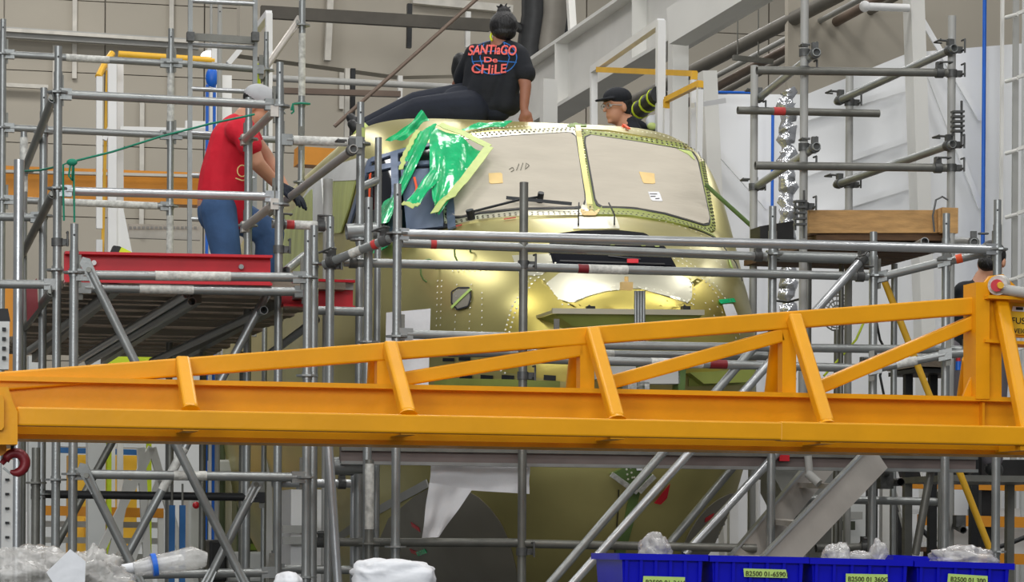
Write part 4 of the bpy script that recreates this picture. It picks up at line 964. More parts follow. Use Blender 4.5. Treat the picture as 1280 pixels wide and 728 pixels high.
# left end plate with pin hole and hook
mb = MB(); mb.prism([Y(-30, 484, -.06), Y(10, 484, -.06), Y(17, 505, -.06), Y(22, 515, -.06), Y(22, 556, -.06), Y(-30, 556, -.06)], ey * .55); mb.build('end_plate', 'yellow', t)
mb = MB(); mb.prism([Y(-30, 494, -.09), Y(2, 494, -.09), Y(5, 500, -.09), Y(5, 534, -.09), Y(2, 538, -.09), Y(-30, 538, -.09)], ey * .03); mb.build('end_lug', 'yellow', t)
mb = MB(); mb.prism([Y(-30, 556, .1), Y(8, 556, .1), Y(8, 566, .1), Y(2, 570, .1), Y(-30, 571, .1)], ey * .04); mb.build('lower_lug', 'orange_beam', t)
hk = thing('crane_hook', 'dark red lifting hook hanging under the left end of the yellow truss', 'hook', R(18, 594, KB + .1))
mb = MB(); cc = lambda a, r_: R(19 + r_ * math.cos(a), 579 - r_ * math.sin(a), KB + .1)
pts = [R(2, 580, KB + .1), R(7, 574, KB + .1)] + [cc(math.radians(a), 12.5) for a in range(165, -125, -22)]
rr = [.012, .014] + [.018 + .006 * math.sin(math.pi * i / 13) for i in range(len(pts) - 4)] + [.014, .008]
mb.path(pts, rr[:len(pts)], 10); mb.build('hook_body', 'dark_red', hk)
mb = MB(); mb.path([R(16, 546, KB + .1), R(15.5, 560, KB + .1), R(15, 568, KB + .1)], .008, 8); mb.build('hook_eye', 'steel_black', hk)
mb = MB(); mb.bar(R(4, 585, KB + .1), R(14, 593, KB + .1), .01, .01); mb.build('safety_latch', 'galv', hk)

# ================================================================== BLUE BINS ON A BENCH
KBIN = -4.75
bn = thing('bench', 'low steel bench carrying the blue bins along the bottom edge', 'bench', R(1000, 690, KBIN + .2) * 1); bn.location.z = 0
bl = R(745, 690, KBIN); br_ = R(1270, 702, KBIN)
ztop = min(bl.z, br_.z) - .34
mb = MB(); mid = (bl + br_) / 2 + ey * .18; mb.box((mid.x, mid.y, ztop - .02), 1.9, .62, .04, ex, ey); mb.build('bench_top', 'galv_dark', bn)
for i in (-1, 1):
    for j in (-1, 1):
        mb = MB(); q = mid + ex * i * .85 + ey * j * .26; mb.box((q.x, q.y, (ztop - .04) / 2), .05, .05, ztop - .04, ex, ey); mb.build('leg', 'galv_dark', bn)
def bin_(ul, vl, ur, vr, label, tape, tu, tv, txt, k=KBIN):
    A = R(ul, vl, k); B = R(ur, vr, k); d = (B - A).normalized(); W = (B - A).length
    n = d.cross(ez).normalized() * -1                    # pointing away from the camera
    if n.y < 0: n = -n
    t = thing('plastic_bin', label, 'bin', (A + B) / 2 - ez * .3 + n * .2, 'blue plastic bins on the bench')
    H, Dp, th = .30, .40, .006
    def q(x, y, z): return A + d * x + n * y + ez * z
    tp = .018
    mb = MB()
    for (x0, y0, x1, y1) in ((.0, .0, W, .0), (W, .0, W, Dp), (W, Dp, 0, Dp), (0, Dp, 0, 0)):
        def ins(x, y, z, off): # taper downwards, wall thickness inwards
            f = tp * (-z / H) + off + .014
            return q(min(max(x, f), W - f), min(max(y, f), Dp - f), z)
        a, b, c, e = ins(x0, y0, 0, 0), ins(x1, y1, 0, 0), ins(x1, y1, -H, 0), ins(x0, y0, -H, 0)
        a2, b2, c2, e2 = ins(x0, y0, 0, th), ins(x1, y1, 0, th), ins(x1, y1, -H, th), ins(x0, y0, -H, th)
        mb.add([a, b, c, e, a2, b2, c2, e2], [(0, 1, 2, 3), (5, 4, 7, 6), (0, 4, 5, 1), (3, 2, 6, 7)])
    mb.add([ins(0, 0, -H, 0), ins(W, 0, -H, 0), ins(W, Dp, -H, 0), ins(0, Dp, -H, 0)], [(0, 1, 2, 3)])
    mb.build('bin_body', 'bin_blue', t)
    mb = MB()
    for (c_, sx, sy) in ((q(W / 2, .008, -.012), W, .024), (q(W / 2, Dp - .008, -.012), W, .024)):
        mb.box(c_, sx, sy, .024, d, n)
    for x in (.008, W - .008): mb.box(q(x, Dp / 2, -.012), .018, Dp - .03, .024, d, n)
    mb.build('rim', 'bin_blue', t)
    for i in range(6):
        x = .03 + (W - .06) * i / 5
        mb = MB(); mb.bar(q(x, .004, -.024), q(x, .022, -H + .01), .004, .012, d); mb.build('rib', 'bin_blue', t)
    # tape label
    p0, p1, p2, p3 = [R(*c_, k) - n * .004 for c_ in tape]
    nn = n * .003
    mb = MB(); mb.prism([p0, p1, p2, p3], nn); tp_ = mb.build('tape_label', 'lime_tape', t)
    ax = (p1 - p0).normalized(); up = ax.cross(n).normalized()
    if up.z < 0: up = -up
    text_on(txt, R(tu, tv, k) - n * .006, ax, up, .026, 'handwriting', 'rivet_dark', tp_)
    return t
bin_(774, 692, 885, 694, 'leftmost blue plastic bin, its side wall showing at left', [(804, 720.5), (856, 722), (855, 734), (803, 733)], 806, 731, 'B2500 01-3410')
bin_(887, 694.5, 1011, 697, 'second blue plastic bin from the left, whole lime tape label in view', [(929, 711), (982, 712.5), (984, 723), (930, 721.5)], 931, 720, 'B2500 01-65901')
bin_(1012, 697.5, 1141, 700.5, 'third blue plastic bin, clear packing film poking out', [(1057, 717.5), (1109, 718.5), (1109, 730), (1057, 729)], 1059, 727, 'B2500 01 360C')
bin_(1143, 701, 1268, 705, 'rightmost blue plastic bin with silver plastic bags inside', [(1185, 717.5), (1234, 720.5), (1234, 731), (1184, 728)], 1187, 727, 'B2500 01 300')
def crumple(name, m, c, r, seed, label=None, cat=None, amp=.25, n=44, mm=26, parent=None, group=None, sq_=1.0):
    rnd = random.Random(seed); mb = MB(); mb.ellipsoid(V((0, 0, 0)), (1, 1, 1), n, mm)
    mb.v = [V([math.copysign(abs(c__) ** sq_, c__) for c__ in p]) for p in mb.v]
    K = [(V((rnd.gauss(0, 1), rnd.gauss(0, 1), rnd.gauss(0, 1))).normalized() * f, rnd.uniform(0, 6.28), 1.0 / f ** .8) for f in (2.5, 3.2, 4.5, 6, 7.5, 9, 12, 15, 19, 23) for _ in range(2)]
    out = []
    for p in mb.v:
        f = 1 + amp * sum((abs(math.sin(p.dot(kv) + ph)) - .6) * w_ for kv, ph, w_ in K) * 1.1
        out.append(V(c) + ex * (p.x * r[0] * f) + ey * (p.y * r[1] * f) + ez * (p.z * r[2] * f))
    mb.v = out
    o = mb.build(name, m, parent)
    if label: tag(o, label, cat, group)
    return o
crumple('packing_film', 'bag', R(818, 692, KBIN + .22), (.06, .08, .07), 3, 'crumpled clear packing film showing over the leftmost bin rim', 'plastic film')
crumple('packing_film', 'bag', R(1046, 699, KBIN + .2), (.05, .07, .06), 5, 'clear packing film poking up at the left of the third bin', 'plastic film')
crumple('packing_film', 'bag', R(1098, 692, KBIN + .2), (.03, .04, .05), 6, 'small clear plastic wad standing up in the third bin', 'plastic film')
crumple('packing_film', 'bag', R(1205, 700, KBIN + .2), (.13, .1, .05), 8, 'silver plastic bag lying across the rightmost bin', 'plastic film')
crumple('packing_film', 'bag', R(1066, 701, KBIN + .22), (.09, .08, .035), 9, 'flat white wrapping low in the third bin', 'plastic film')
# a second blue bin behind the third and fourth
mb = MB(); A = R(1108, 695, KBIN + .55); B = R(1172, 698, KBIN + .55); d = (B - A).normalized()
n_ = V((-d.y, d.x, 0)).normalized()
mb.box((A + B) / 2 - ez * .16, (B - A).length, .2, .3, d, n_); mb.box((A + B) / 2 - ez * .01, (B - A).length + .03, .23, .025, d, n_)
tag(mb.build('plastic_bin', 'bin_blue'), 'blue bin whose rim shows behind the gap of the two right bins', 'bin', 'blue plastic bins on the bench')
# bench for the wrapped goods at the bottom left
bn = thing('bench', 'low bench under the plastic-wrapped goods at the bottom left', 'bench', R(120, 700, -4.0) * 1); bn.location.z = 0
zc_ = R(120, 748, -4.0).z; mid = R(130, 748, -3.9)
mb = MB(); mb.box((mid.x, mid.y, zc_ - .02), 1.5, .6, .04, ex, ey); mb.build('bench_top', 'galv_dark', bn)
for i in (-1, 1):
    for j in (-1, 1):
        mb = MB(); q = mid + ex * i * .7 + ey * j * .26; mb.box((q.x, q.y, (zc_ - .04) / 2), .05, .05, zc_ - .04, ex, ey); mb.build('leg', 'galv_dark', bn)
crumple('plastic_bag', 'bag', R(30, 722, -3.9), (.2, .18, .11), 21, 'crumpled clear plastic bag heaped in the bottom left corner', 'plastic bag', .5)
crumple('plastic_bag', 'bag', R(118, 722, -3.85), (.12, .12, .1), 22, 'crumpled cream plastic bag right of the white card', 'plastic bag', .5)
mb = MB(); mb.prism([R(58, 716, -4.12), R(88, 687, -4.12), R(107, 702, -4.12), R(106, 735, -4.12), R(70, 735, -4.12)], ey * .01); tag(mb.build('white_card', 'foam'), 'white card corner standing between the two crumpled bags', 'card')
t = thing('wrapped_roll', 'white plastic-wrapped roll with a blue tape band at the bottom left', 'roll', R(200, 718, -3.6))
mb = MB(); mb.tube(R(146, 714, -3.7), R(226, 700, -3.5), .022, 14); mb.build('core', 'foam', t)
mb = MB(); mb.path([R(168, 712, -3.72), R(190, 707, -3.72), R(215, 703, -3.72), R(240, 698, -3.72), R(258, 700, -3.72)], [.03, .04, .042, .05, .03], 10); mb.build('wrap', 'bag', t)
mb = MB(); mb.tube(R(190, 707, -3.74), R(196, 706, -3.74), .046, 16); mb.build('blue_band', 'blue', t)
t = thing('blue_posts', 'pair of upright blue steel tubes beside the wrapped roll', 'post', R(221, 728, .9)); t.location.z = 0
for u in (215, 228):
    p = R(u, 632, .9); mb = MB(); mb.box((p.x, p.y, p.z / 2), .032, .032, p.z, ex, ey); mb.build('tube', 'blue_steel', t)
    mb = MB(); mb.tube(p, p + ez * .12, .006, 8); mb.build('rod', 'galv_dark', t)
crumple('foam_block', 'foam', R(492, 724, -3.2), (.17, .13, .075), 31, 'lumpy white foam-wrapped block at the bottom edge left of centre', 'foam block', .15, sq_=.6)
crumple('foam_block', 'foam', R(360, 730, -3.0), (.06, .08, .05), 33, 'small white wrapped lump at the bottom edge', 'foam block', .12)
# ================================================================== BACKGROUND EQUIPMENT
# white access stand with yellow rails at left
t = thing('access_stand', 'white access stand with yellow top rails behind the left tower', 'access stand', R(170, 300, 9)); t.location.z = 0
def post(t, u, v0, v1, k, w_, m, name='post', uu=None):
    mb = MB(); mb.bar(R(u, v0, k), R(u if uu is None else uu, v1, k), w_, w_, ex); return mb.build(name, m, t)
post(t, 124, 96, 286, 9, .05, 'white_paint'); post(t, 140, 75, 320, 9, .07, 'white_paint'); post(t, 150, 75, 320, 9.3, .055, 'white_paint')
post(t, 134, 88, 320, 9.2, .025, 'yellow_rail', 'yellow_post', 128)
mb = MB(); mb.tube(R(148, 68, 9), R(268, 76, 9), .03); mb.build('top_rail', 'yellow_rail', t)
mb = MB(); mb.path([R(123, 96, 9), R(131, 80, 9.1), R(140, 67, 9.2)], .03, 8); mb.build('corner_rail', 'yellow_rail', t)
mb = MB(); mb.bar(R(150, 163, 9), R(270, 166, 9), .06, .06); mb.build('mid_rail', 'white_paint', t)
mb = MB(); mb.bar(R(130, 175, 9), R(142, 150, 9), .04, .04); mb.build('knee_brace', 'white_paint', t)
mb = MB(); mb.prism([R(136, 320, 9), R(142, 250, 9), R(152, 250, 9), R(166, 320, 9)], ey * .06); mb.build('gusset', 'white_paint', t)
post(t, 268, 60, 1000, 9, .05, 'white_paint'); post(t, 283, 95, 1000, 9.2, .08, 'white_paint')
mb = MB(); mb.box(R(250, 158, 9), .25, .06, .08, ex, ey); mb.build('top_cap', 'white_paint', t)
for u in (124, 140, 150): post(t, u, 300, 1000, 9.1, .05, 'white_paint')
mb = MB(); mb.prism([R(138, 317, .5), R(142, 307, .5), R(150, 308, .5), R(158, 314, .5), R(176, 318, .5)], ey * .08); tag(mb.build('tool_bag', 'steel_black'), 'black and yellow bag on the red beam', 'bag')
mb = MB(); mb.prism([R(148, 317, 0.48), R(152, 309, 0.48), R(164, 315, 0.48), R(168, 318, 0.48)], ey * .02); tb = bpy.data.objects['tool_bag']; mb.build('yellow_flap', 'hivis', tb)
# blue pole and lamp near the ladder
t = thing('blue_stand', 'blue and white tubular stand behind the red-shirted worker', 'stand', R(263, 300, 7)); t.location.z = 0
for u, m in ((259, 'blue'), (264, 'white_paint'), (268, 'blue')): post(t, u, 106, 1000, 7, .022, m, 'tube', u - 3)
mb = MB(); mb.ellipsoid(R(265, 97, 7), (.05, .04, .08)); mb.build('head', 'blue', t)
t = thing('hall_lamp', 'small lit lamp above the blue stand', 'lamp', R(264, 66, 12)); 
mb = MB(); mb.ellipsoid(R(264, 70, 12), (.1, .1, .05)); mb.build('lens', 'lamp_white', t)
mb = MB(); mb.tube(R(264, 66, 12), R(264, 60, 12), .06, 12, .03); mb.tube(R(264, 60, 12), R(264, -250, 12), .012, 8); mb.build('cap', 'grey_paint', t)
# ladder at the top
t = thing('ladder', 'aluminium ladder standing above the guard rails', 'ladder', R(278, 180, 4.6)); t.location.z = dz
for u in (238, 319):
    mb = MB(); mb.bar(R(u, -30, 4.6), V((R(u, 180, 4.6).x, R(u, 180, 4.6).y, dz)), .03, .03, ex); mb.build('rail', 'galv', t)
for v in (2, 57, 112, 167, 220, 275):
    mb = MB(); mb.tube(R(239, v - 1, 4.6), R(318, v + 3, 4.6), .017, 10); mb.build('rung', 'galv_bright', t)
mb = MB(); mb.bar(R(240, 46, 4.55), R(318, 51, 4.55), .03, .05); mb.build('hook_plate', 'galv_dark', t)
for u in (238, 319): mb = MB(); mb.box(R(u, 46, 4.5), .05, .06, .06, ex, ey); mb.build('bracket', 'clamp', t)
# white square frame beside the ladder top
t = thing('portal_stand', 'white square steel frame at the top right of the ladder', 'stand', R(332, 60, 7)); t.location.z = 0
mb = MB(); mb.bar(R(322, 36, 7.5), R(336, 17, 6.8), .05, .05); mb.build('top_bar', 'white_paint', t)
mb = MB(); mb.bar(R(336, 17, 6.8), R(336, 1000, 6.8), .05, .05, ex); mb.build('post', 'white_paint', t)
mb = MB(); mb.bar(R(300, 62, 7), R(285, 80, 7), .05, .04); mb.build('strut', 'white_paint', t)

# white access stand right of the cockpit with yellow handrails
t = thing('access_stand', 'white access frame with yellow handrails beside the capped worker', 'access stand', R(800, 160, 7)); t.location.z = 0
def bar(a, b, w_, m, nm, up=ez):
    mb = MB(); mb.bar(R(*a), R(*b), w_, w_, up); return mb.build(nm, m, t)
bar((742, 85, 9.2), (743, 400, 9.2), .055, 'white_paint', 'post', ex); bar((742, 87, 9.2), (826, 28, 6.6), .06, 'white_paint', 'top_bar'); bar((826, 26, 6.6), (824, 400, 6.6), .065, 'white_paint', 'post', ex)
bar((748, 87, 8.8), (868, 92, 6.4), .045, 'yellow_rail', 'handrail'); bar((868, 90, 6.4), (867, 101, 6.4), .045, 'yellow_rail', 'handrail_corner', ex); bar((867, 100, 6.4), (864, 400, 6.4), .045, 'white_paint', 'post', ex)
bar((833, 125, 6.4), (875, 104, 5.6), .042, 'yellow_rail', 'handrail'); bar((833, 124, 6.4), (833, 136, 6.4), .042, 'yellow_rail', 'handrail_corner', ex); bar((833, 135, 6.4), (831, 400, 6.4), .042, 'white_paint', 'post', ex)
bar((875, 102, 5.6), (875, 112, 5.6), .042, 'yellow_rail', 'handrail_corner', ex); bar((875, 110, 5.6), (870, 400, 5.6), .042, 'white_paint', 'post', ex)
bar((866, 132, 6.2), (905, 126, 6.4), .04, 'white_paint', 'mid_rail')
dk = R(815, 400, 7.3); zdk = 3.38
mb = MB(); mb.box((dk.x, dk.y + .6, zdk - .03), .95, 2.2, .06, ex, ey); mb.build('deck', 'galv_dark', t)
for i in (-1, 1):
    for j in (-1, 1):
        mb = MB(); q = V((dk.x, dk.y + .6, 0)) + ex * i * .42 + ey * j * 1.0; mb.box((q.x, q.y, (zdk - .06) / 2), .07, .07, zdk - .06, ex, ey); mb.build('leg', 'white_paint', t)
t = thing('cable_roll', 'dark padded hose with yellow straps beside the capped worker', 'hose', R(812, 135, 6.9))
mb = MB(); mb.tube(R(793, 143, 7.2), R(824, 118, 6.6), .07, 12); mb.build('hose', 'steel_black', t)
for f in (.25, .55, .85):
    a = R(793, 143, 7.2).lerp(R(824, 118, 6.6), f); d = (R(824, 118, 6.6) - R(793, 143, 7.2)).normalized()
    mb = MB(); mb.tube(a - d * .012, a + d * .012, .076, 12); mb.build('strap', 'hivis', t)
mb = MB(); mb.ellipsoid(R(815, 153, 6.7), (.05, .04, .06)); mb.ellipsoid(R(819, 148, 6.7), (.03, .03, .03)); tag(mb.build('white_glove', 'foam'), 'white glove hung on the frame beside the capped worker', 'glove')
mb = MB(); mb.ellipsoid(R(815, 158, 6.65), (.04, .03, .03)); mb.build('lime_cuff', 'tape_green', bpy.data.objects['white_glove'])
# yellow slanting leg frame at right
mb = MB(); mb.tube(R(1103, 345, 1.3), R(1368, 1020, 1.3), .021, 12); tag(mb.build('raking_tube', 'yellow_rail'), 'slanting yellow tube leg right of the truss diagonals', 'tube')
# pulley fan behind the chord
t = thing('wall_fan', 'grey wire fan cage behind the yellow chord below the wooden box', 'fan', R(1042, 400, 4))
for r_ in (8, 14, 20, 24):
    mb = MB(); mb.path([R(1046 + r_ * .8 * math.cos(a), 390 + r_ * math.sin(a), 4) for a in [i * .3142 for i in range(21)]], .006, 6); mb.build('ring', 'galv_dark', t)
for i in range(8):
    a = i * math.pi / 8
    mb = MB(); mb.tube(R(1046 + 19 * math.cos(a), 390 + 24 * math.sin(a), 4), R(1046 - 19 * math.cos(a), 390 - 24 * math.sin(a), 4), .004, 6); mb.build('spoke', 'galv_dark', t)
mb = MB(); p = R(1046, 412, 4); mb.tube(p, (p.x, p.y, 0), .02); mb.build('stand', 'galv_dark', t)
# black work table behind the truss at right
t = thing('work_table', 'black-legged work table behind the truss right end', 'table', R(1150, 500, 4)); t.location.z = 0
a, b = R(1128, 457, 4), R(1222, 460, 4)
mb = MB(); mb.bar(a, b, .6, .05); mb.build('top', 'plank', t)
mb = MB(); mb.bar(a - ez * .05, b - ez * .05, .55, .03); mb.build('apron', 'steel_black', t)
for u in (1135, 1166, 1218):
    p = R(u, 462, 4); mb = MB(); mb.box((p.x, p.y, p.z / 2), .055, .055, p.z, ex, ey); mb.build('leg', 'steel_black', t)
t = thing('spray_bottle', 'blue bottle with a red cap behind the truss tower', 'bottle', R(1198, 464, 1.5))
mb = MB(); mb.tube(R(1198, 463, 1.5), R(1198, 452, 1.5), .02, 12, .017); mb.build('bottle_body', 'blue', t)
mb = MB(); mb.tube(R(1198, 452, 1.5), R(1197, 443, 1.5), .014, 12); mb.build('cap', 'red', t)
# stair
t = thing('stair', 'aluminium stair rising to the walkway behind the blue bins', 'stair', R(1010, 690, .2)); t.location.z = 0
s0, s1 = R(1097, 571, .35), R(962, 712, -.35)
w0, w1 = R(1036, 571, .95), R(925, 704, .25)
def stringer(a, b, hgt):
    d = (b - a).normalized(); up = ex.cross(d).normalized()
    dn = b + d * 1.4
    mb = MB(); mb.bar(a, dn, .03, hgt, ey.cross(d)); mb.build('stringer', 'alu', t)
    mb = MB(); mb.bar(a + d.cross(ey).normalized() * (-hgt / 2) - ey * .02, dn + d.cross(ey).normalized() * (-hgt / 2) - ey * .02, .05, .012, ey.cross(d)); mb.build('stringer_lip', 'galv_bright', t)
stringer(s0, s1, .17); stringer(w0, w1, .15)
for f in (.28, .62, .95):
    a = s0.lerp(s1, f); b = w0.lerp(w1, f); a, b = a.lerp(b, .09), a.lerp(b, .95)
    mb = MB(); mb.bar(a, b, .12, .03); mb.build('tread', 'alu', t)
mb = MB(); mb.tube(R(1010, 570, .4), R(1012, 594, .4), .022); mb.tube(R(1010, 592, .4), R(1024, 605, .35), .026); mb.build('stair_hook', 'grey_paint', t)
mb = MB(); mb.box(R(979, 677, -.1), .035, .02, .035, ex, ey); tag(mb.build('blue_clip', 'blue'), 'small blue clip on the stair stringer', 'clip')
# ---- lower right background: rack with orange beams, machine, lamps
t = thing('pallet_rack', 'storage rack with orange beams and dark uprights at the lower right', 'rack', R(1220, 690, 11)); t.location.z = 0
for (a, b) in (((1122, 604), (1300, 608)), ((1148, 650), (1300, 654)), ((1160, 697), (1300, 700))):
    mb = MB(); mb.bar(R(*a, 7.4), R(*b, 7.4), .06, .09); mb.build('beam', 'orange_beam', t)
for u in (1128, 1232, 1300):
    p = R(u, 560, 7.5); mb = MB(); mb.box((p.x, p.y, p.z / 2), .1, .08, p.z, ex, ey); mb.build('upright', 'steel_black', t)
for (u0, u1, v0, v1, m) in ((1190, 1228, 662, 692, 'machine'), (1238, 1275, 636, 646, 'machine'), (1240, 1290, 658, 694, 'cover_white'), (1140, 1220, 570, 600, 'steel_black'), (1235, 1300, 575, 600, 'steel_black')):
    mb = MB(); mb.prism([R(u0, v0, 7.55), R(u1, v0, 7.55), R(u1, v1, 7.55), R(u0, v1, 7.55)], ey * .5); tag(mb.build('stored_box', m), {662: 'white box on the lowest rack level', 636: 'flat white box on the middle rack level', 658: 'pale wrapped box at the right end of the rack', 570: 'dark crate on the top rack level, left', 575: 'dark crate on the top rack level, right'}[v0], 'box', 'boxes on the rack')
mb = MB(); mb.prism([R(1155, 684, 7), R(1245, 685, 7), R(1245, 690, 7), R(1155, 690, 7)], ey * .6)
for u in (1160, 1240): p = R(u, 690, 7.2); mb.box((p.x, p.y, p.z / 2), .06, .06, p.z, ex, ey)
tag(mb.build('wood_table', 'wood_dark'), 'brown wooden table behind the rightmost bins', 'table')
t = thing('machine_cabinet', 'white machine cabinet with a small dark screen behind the stair', 'cabinet', R(1068, 690, 7)); t.location.z = 0
mb = MB(); p = R(1066, 630, 7); mb.box((p.x, p.y + .3, p.z / 2), .27, .5, p.z, ex, ey); mb.build('body', 'machine', t)
mb = MB(); mb.prism([R(1053, 652, 6.75), R(1069, 652, 6.75), R(1069, 663, 6.75), R(1053, 663, 6.75)], ey * .02); mb.build('screen', 'screen', t)
mb = MB(); mb.box(R(1062, 645, 6.9), .15, .2, .06, ex, ey); mb.build('top_tray', 'grey_paint', t)
for u, lab in ((1082, 'left bright lamp low behind the stair'), (1097, 'middle bright lamp low behind the stair'), (1116, 'right bright lamp low behind the stair')):
    mb = MB(); mb.ellipsoid(R(u, 640, 14), (.06, .04, .05)); p = R(u, 641, 14.05); wl = mb.build('work_lamp', 'lamp_white'); tag(wl, lab, 'lamp'); mb = MB(); mb.tube((p.x, p.y, 0), p, .02); mb.build('stand', 'galv_dark', wl)
# white A-frame steps
t = thing('white_steps', 'white folding steps leaning behind the dark tube right of the stair', 'steps', R(1130, 690, 5)); t.location.z = 0
for (a, b) in (((1112, 570), (1212, 970)), ((1150, 570), (1255, 970)), ((1128, 640), (1140, 690))):
    mb = MB(); mb.bar(R(*a, 5), R(*b, 5), .05, .05, ex); mb.build('rail', 'white_paint', t)
for v in (600, 640, 680):
    mb = MB(); mb.bar(R(1116 + (v - 570) * .25, v, 5), R(1152 + (v - 570) * .27, v, 5), .08, .03); mb.build('step', 'white_paint', t)
for u, lab in ((1090, 'dark square post right of the machine cabinet'), (1107, 'white square post behind the dark one right of the cabinet')):
    p = R(u, 560, 5.5); mb = MB(); mb.box((p.x, p.y, p.z / 2), .07, .07, p.z, ex, ey); tag(mb.build('support_post', 'steel_black' if u == 1090 else 'white_steel'), lab, 'post')
t = thing('clamp_head', 'dark clamp head with round bore right of the stair top', 'clamp', R(1110, 604, 1.0))
mb = MB(); mb.pipe(R(1126, 603, .9), R(1095, 603, 1.6), .024); mb.build('stub', 'steel_black', t)
mb = MB(); mb.box(R(1106, 601, 1.0), .08, .08, .1, ex, ey); mb.tube(R(1104, 590, .95), R(1110, 590, .95), .03); mb.build('jaw', 'clamp', t)
t = thing('clamp_head', 'dark clamp head low on the white-banded post', 'clamp', R(1203, 664, .7))
mb = MB(); mb.pipe(R(1204, 663, .6), R(1190, 655, 1.0), .022); mb.box(R(1199, 652, .7), .06, .06, .07, ex, ey); mb.build('stub', 'clamp', t)
# dark hopper behind the stair
t = thing('hopper', 'grey-white sloped hopper behind the stair top', 'hopper', R(1000, 640, 5)); t.location.z = 0
mb = MB(); mb.prism([R(962, 585, 5), R(1046, 585, 5), R(1030, 640, 5), R(990, 640, 5)], ey * .5); mb.build('cone', 'grey_paint', t)
mb = MB(); p = R(1010, 640, 5.2); mb.box((p.x, p.y, p.z / 2), .3, .2, p.z, ex, ey); mb.build('base', 'galv_dark', t)
mb = MB(); mb.bar(R(965, 575, 4.9), R(1040, 577, 4.9), .1, .06); mb.build('lip', 'white_paint', t)
for u, lab in ((938, 'pale pipe stand right of the hull, left one'), (947, 'pale pipe stand right of the hull with blue stripe')):
    p = R(u, 600, 4.0); mb = MB(); mb.tube((p.x, p.y, 0), p, .02); tag(mb.build('pipe_stand', 'white_paint'), lab, 'stand')

# ---- lower left background
t = thing('yellow_machine', 'yellow machine body seen through the lower left tower', 'machine', R(126, 690, 12)); t.location.z = 0
p = R(127, 570, 12); mb = MB(); mb.box((p.x, p.y, p.z / 2 + .6), .62, .4, p.z - 1.2, ex, ey); mb.build('upper_body', 'yellow_rail', t)
mb = MB(); mb.box((p.x, p.y - .1, .8), .2, .3, 1.6, ex, ey); mb.build('column', 'yellow_rail', t)
mb = MB(); mb.tube(R(106, 660, 11.7), R(120, 660, 11.7), .1); mb.build('hub', 'yellow_rail', t)
t = thing('orange_cart', 'cart frame with an orange top rail behind the lower left tower', 'cart', R(120, 690, 9)); t.location.z = 0
mb = MB(); mb.bar(R(35, 638, 9), R(204, 642, 9), .06, .08); mb.build('top_rail', 'orange_beam', t)
for u in (36, 130, 201): post(t, u, 640, 760, 9, .05, 'orange_beam' if u == 130 else 'white_paint', 'post')
for v in (655, 675, 695): mb = MB(); mb.bar(R(36, v, 9.1), R(202, v + 2, 9.1), .03, .05); mb.build('slat', 'grey_paint', t)
mb = MB(); mb.bar(R(72, 563, 11), R(176, 566, 11), .05, .05); tag(mb.build('blue_rail', 'blue_steel'), 'dark blue level rail on the far white wall at lower left', 'rail')
mb = MB(); mb.bar(R(70, 556, 11.1), R(180, 558, 11.1), .2, .04); tag(mb.build('white_shelf', 'machine'), 'white shelf edge above the dark blue rail', 'shelf')
t = thing('trestle', 'grey-white A-shaped trestle behind the lower left braces', 'trestle', R(175, 690, 7)); t.location.z = 0
for a, b in (((190, 560), (110, 720)), ((176, 560), (186, 740)), ((190, 560), (240, 740)), ((160, 600), (130, 740)), ((200, 600), (150, 740))): mb = MB(); mb.bar(R(*a, 7), R(*b, 7), .06, .06, ex); mb.build('leg', 'white_steel', t)
for (u0, u1, v0, v1, k, m, lab) in (
    (256, 282, 552, 915, 9, 'machine_green', 'olive box beside the green machine, upper'),
    (262, 292, 575, 592, 8.8, 'machine', 'small white box on the green machine'),
    (296, 330, 545, 900, 10, 'machine_green', 'tall olive machine with clutter left of the white cabinet'),
    (236, 260, 615, 915, 9, 'machine', 'white cabinet with a red dot behind the blue tubes'),
    (262, 284, 675, 728, 6, 'steel_black', 'black bag at the foot of the green machine'),
    (284, 330, 690, 728, 6.2, 'machine', 'white box low beside the black bag')):
    a = [R(u0, v0, k), R(u1, v0, k), R(u1, v1, k), R(u0, v1, k)]
    mb = MB(); mb.prism(a, ey * .4); o = mb.build('equipment_box', m); tag(o, lab, 'box')
    bv = o.modifiers.new('bevel', 'BEVEL'); bv.width = .02; bv.segments = 2
mb = MB(); p = R(245, 632, 8.9); mb.ellipsoid(p, (.03, .02, .03)); mb.build('red_dot', 'red', [o for o in bpy.data.objects if o.get('label', '').startswith('white cabinet with a red')][0])
t = thing('white_cabinet', 'pale lilac-white cabinet with grey bands behind the posts left of the hull', 'cabinet', R(372, 690, 3.6)); t.location.z = 0
p = R(374, 612, 3.6)
mb = MB(); mb.box((p.x, p.y + .25, p.z / 2), .21, .4, p.z, ex, ey); mb.build('body', 'white_paint', t)
for v in (662, 676): mb = MB(); mb.bar(R(353, v, 3.58), R(395, v, 3.58), .02, .05); mb.build('band', 'grey_paint', t)
mb = MB(); mb.prism([R(388, 648, 3.4), R(396, 648, 3.4), R(396, 728, 3.4), R(388, 728, 3.4)], ey * .05); mb.build('side_panel', 'machine', t)
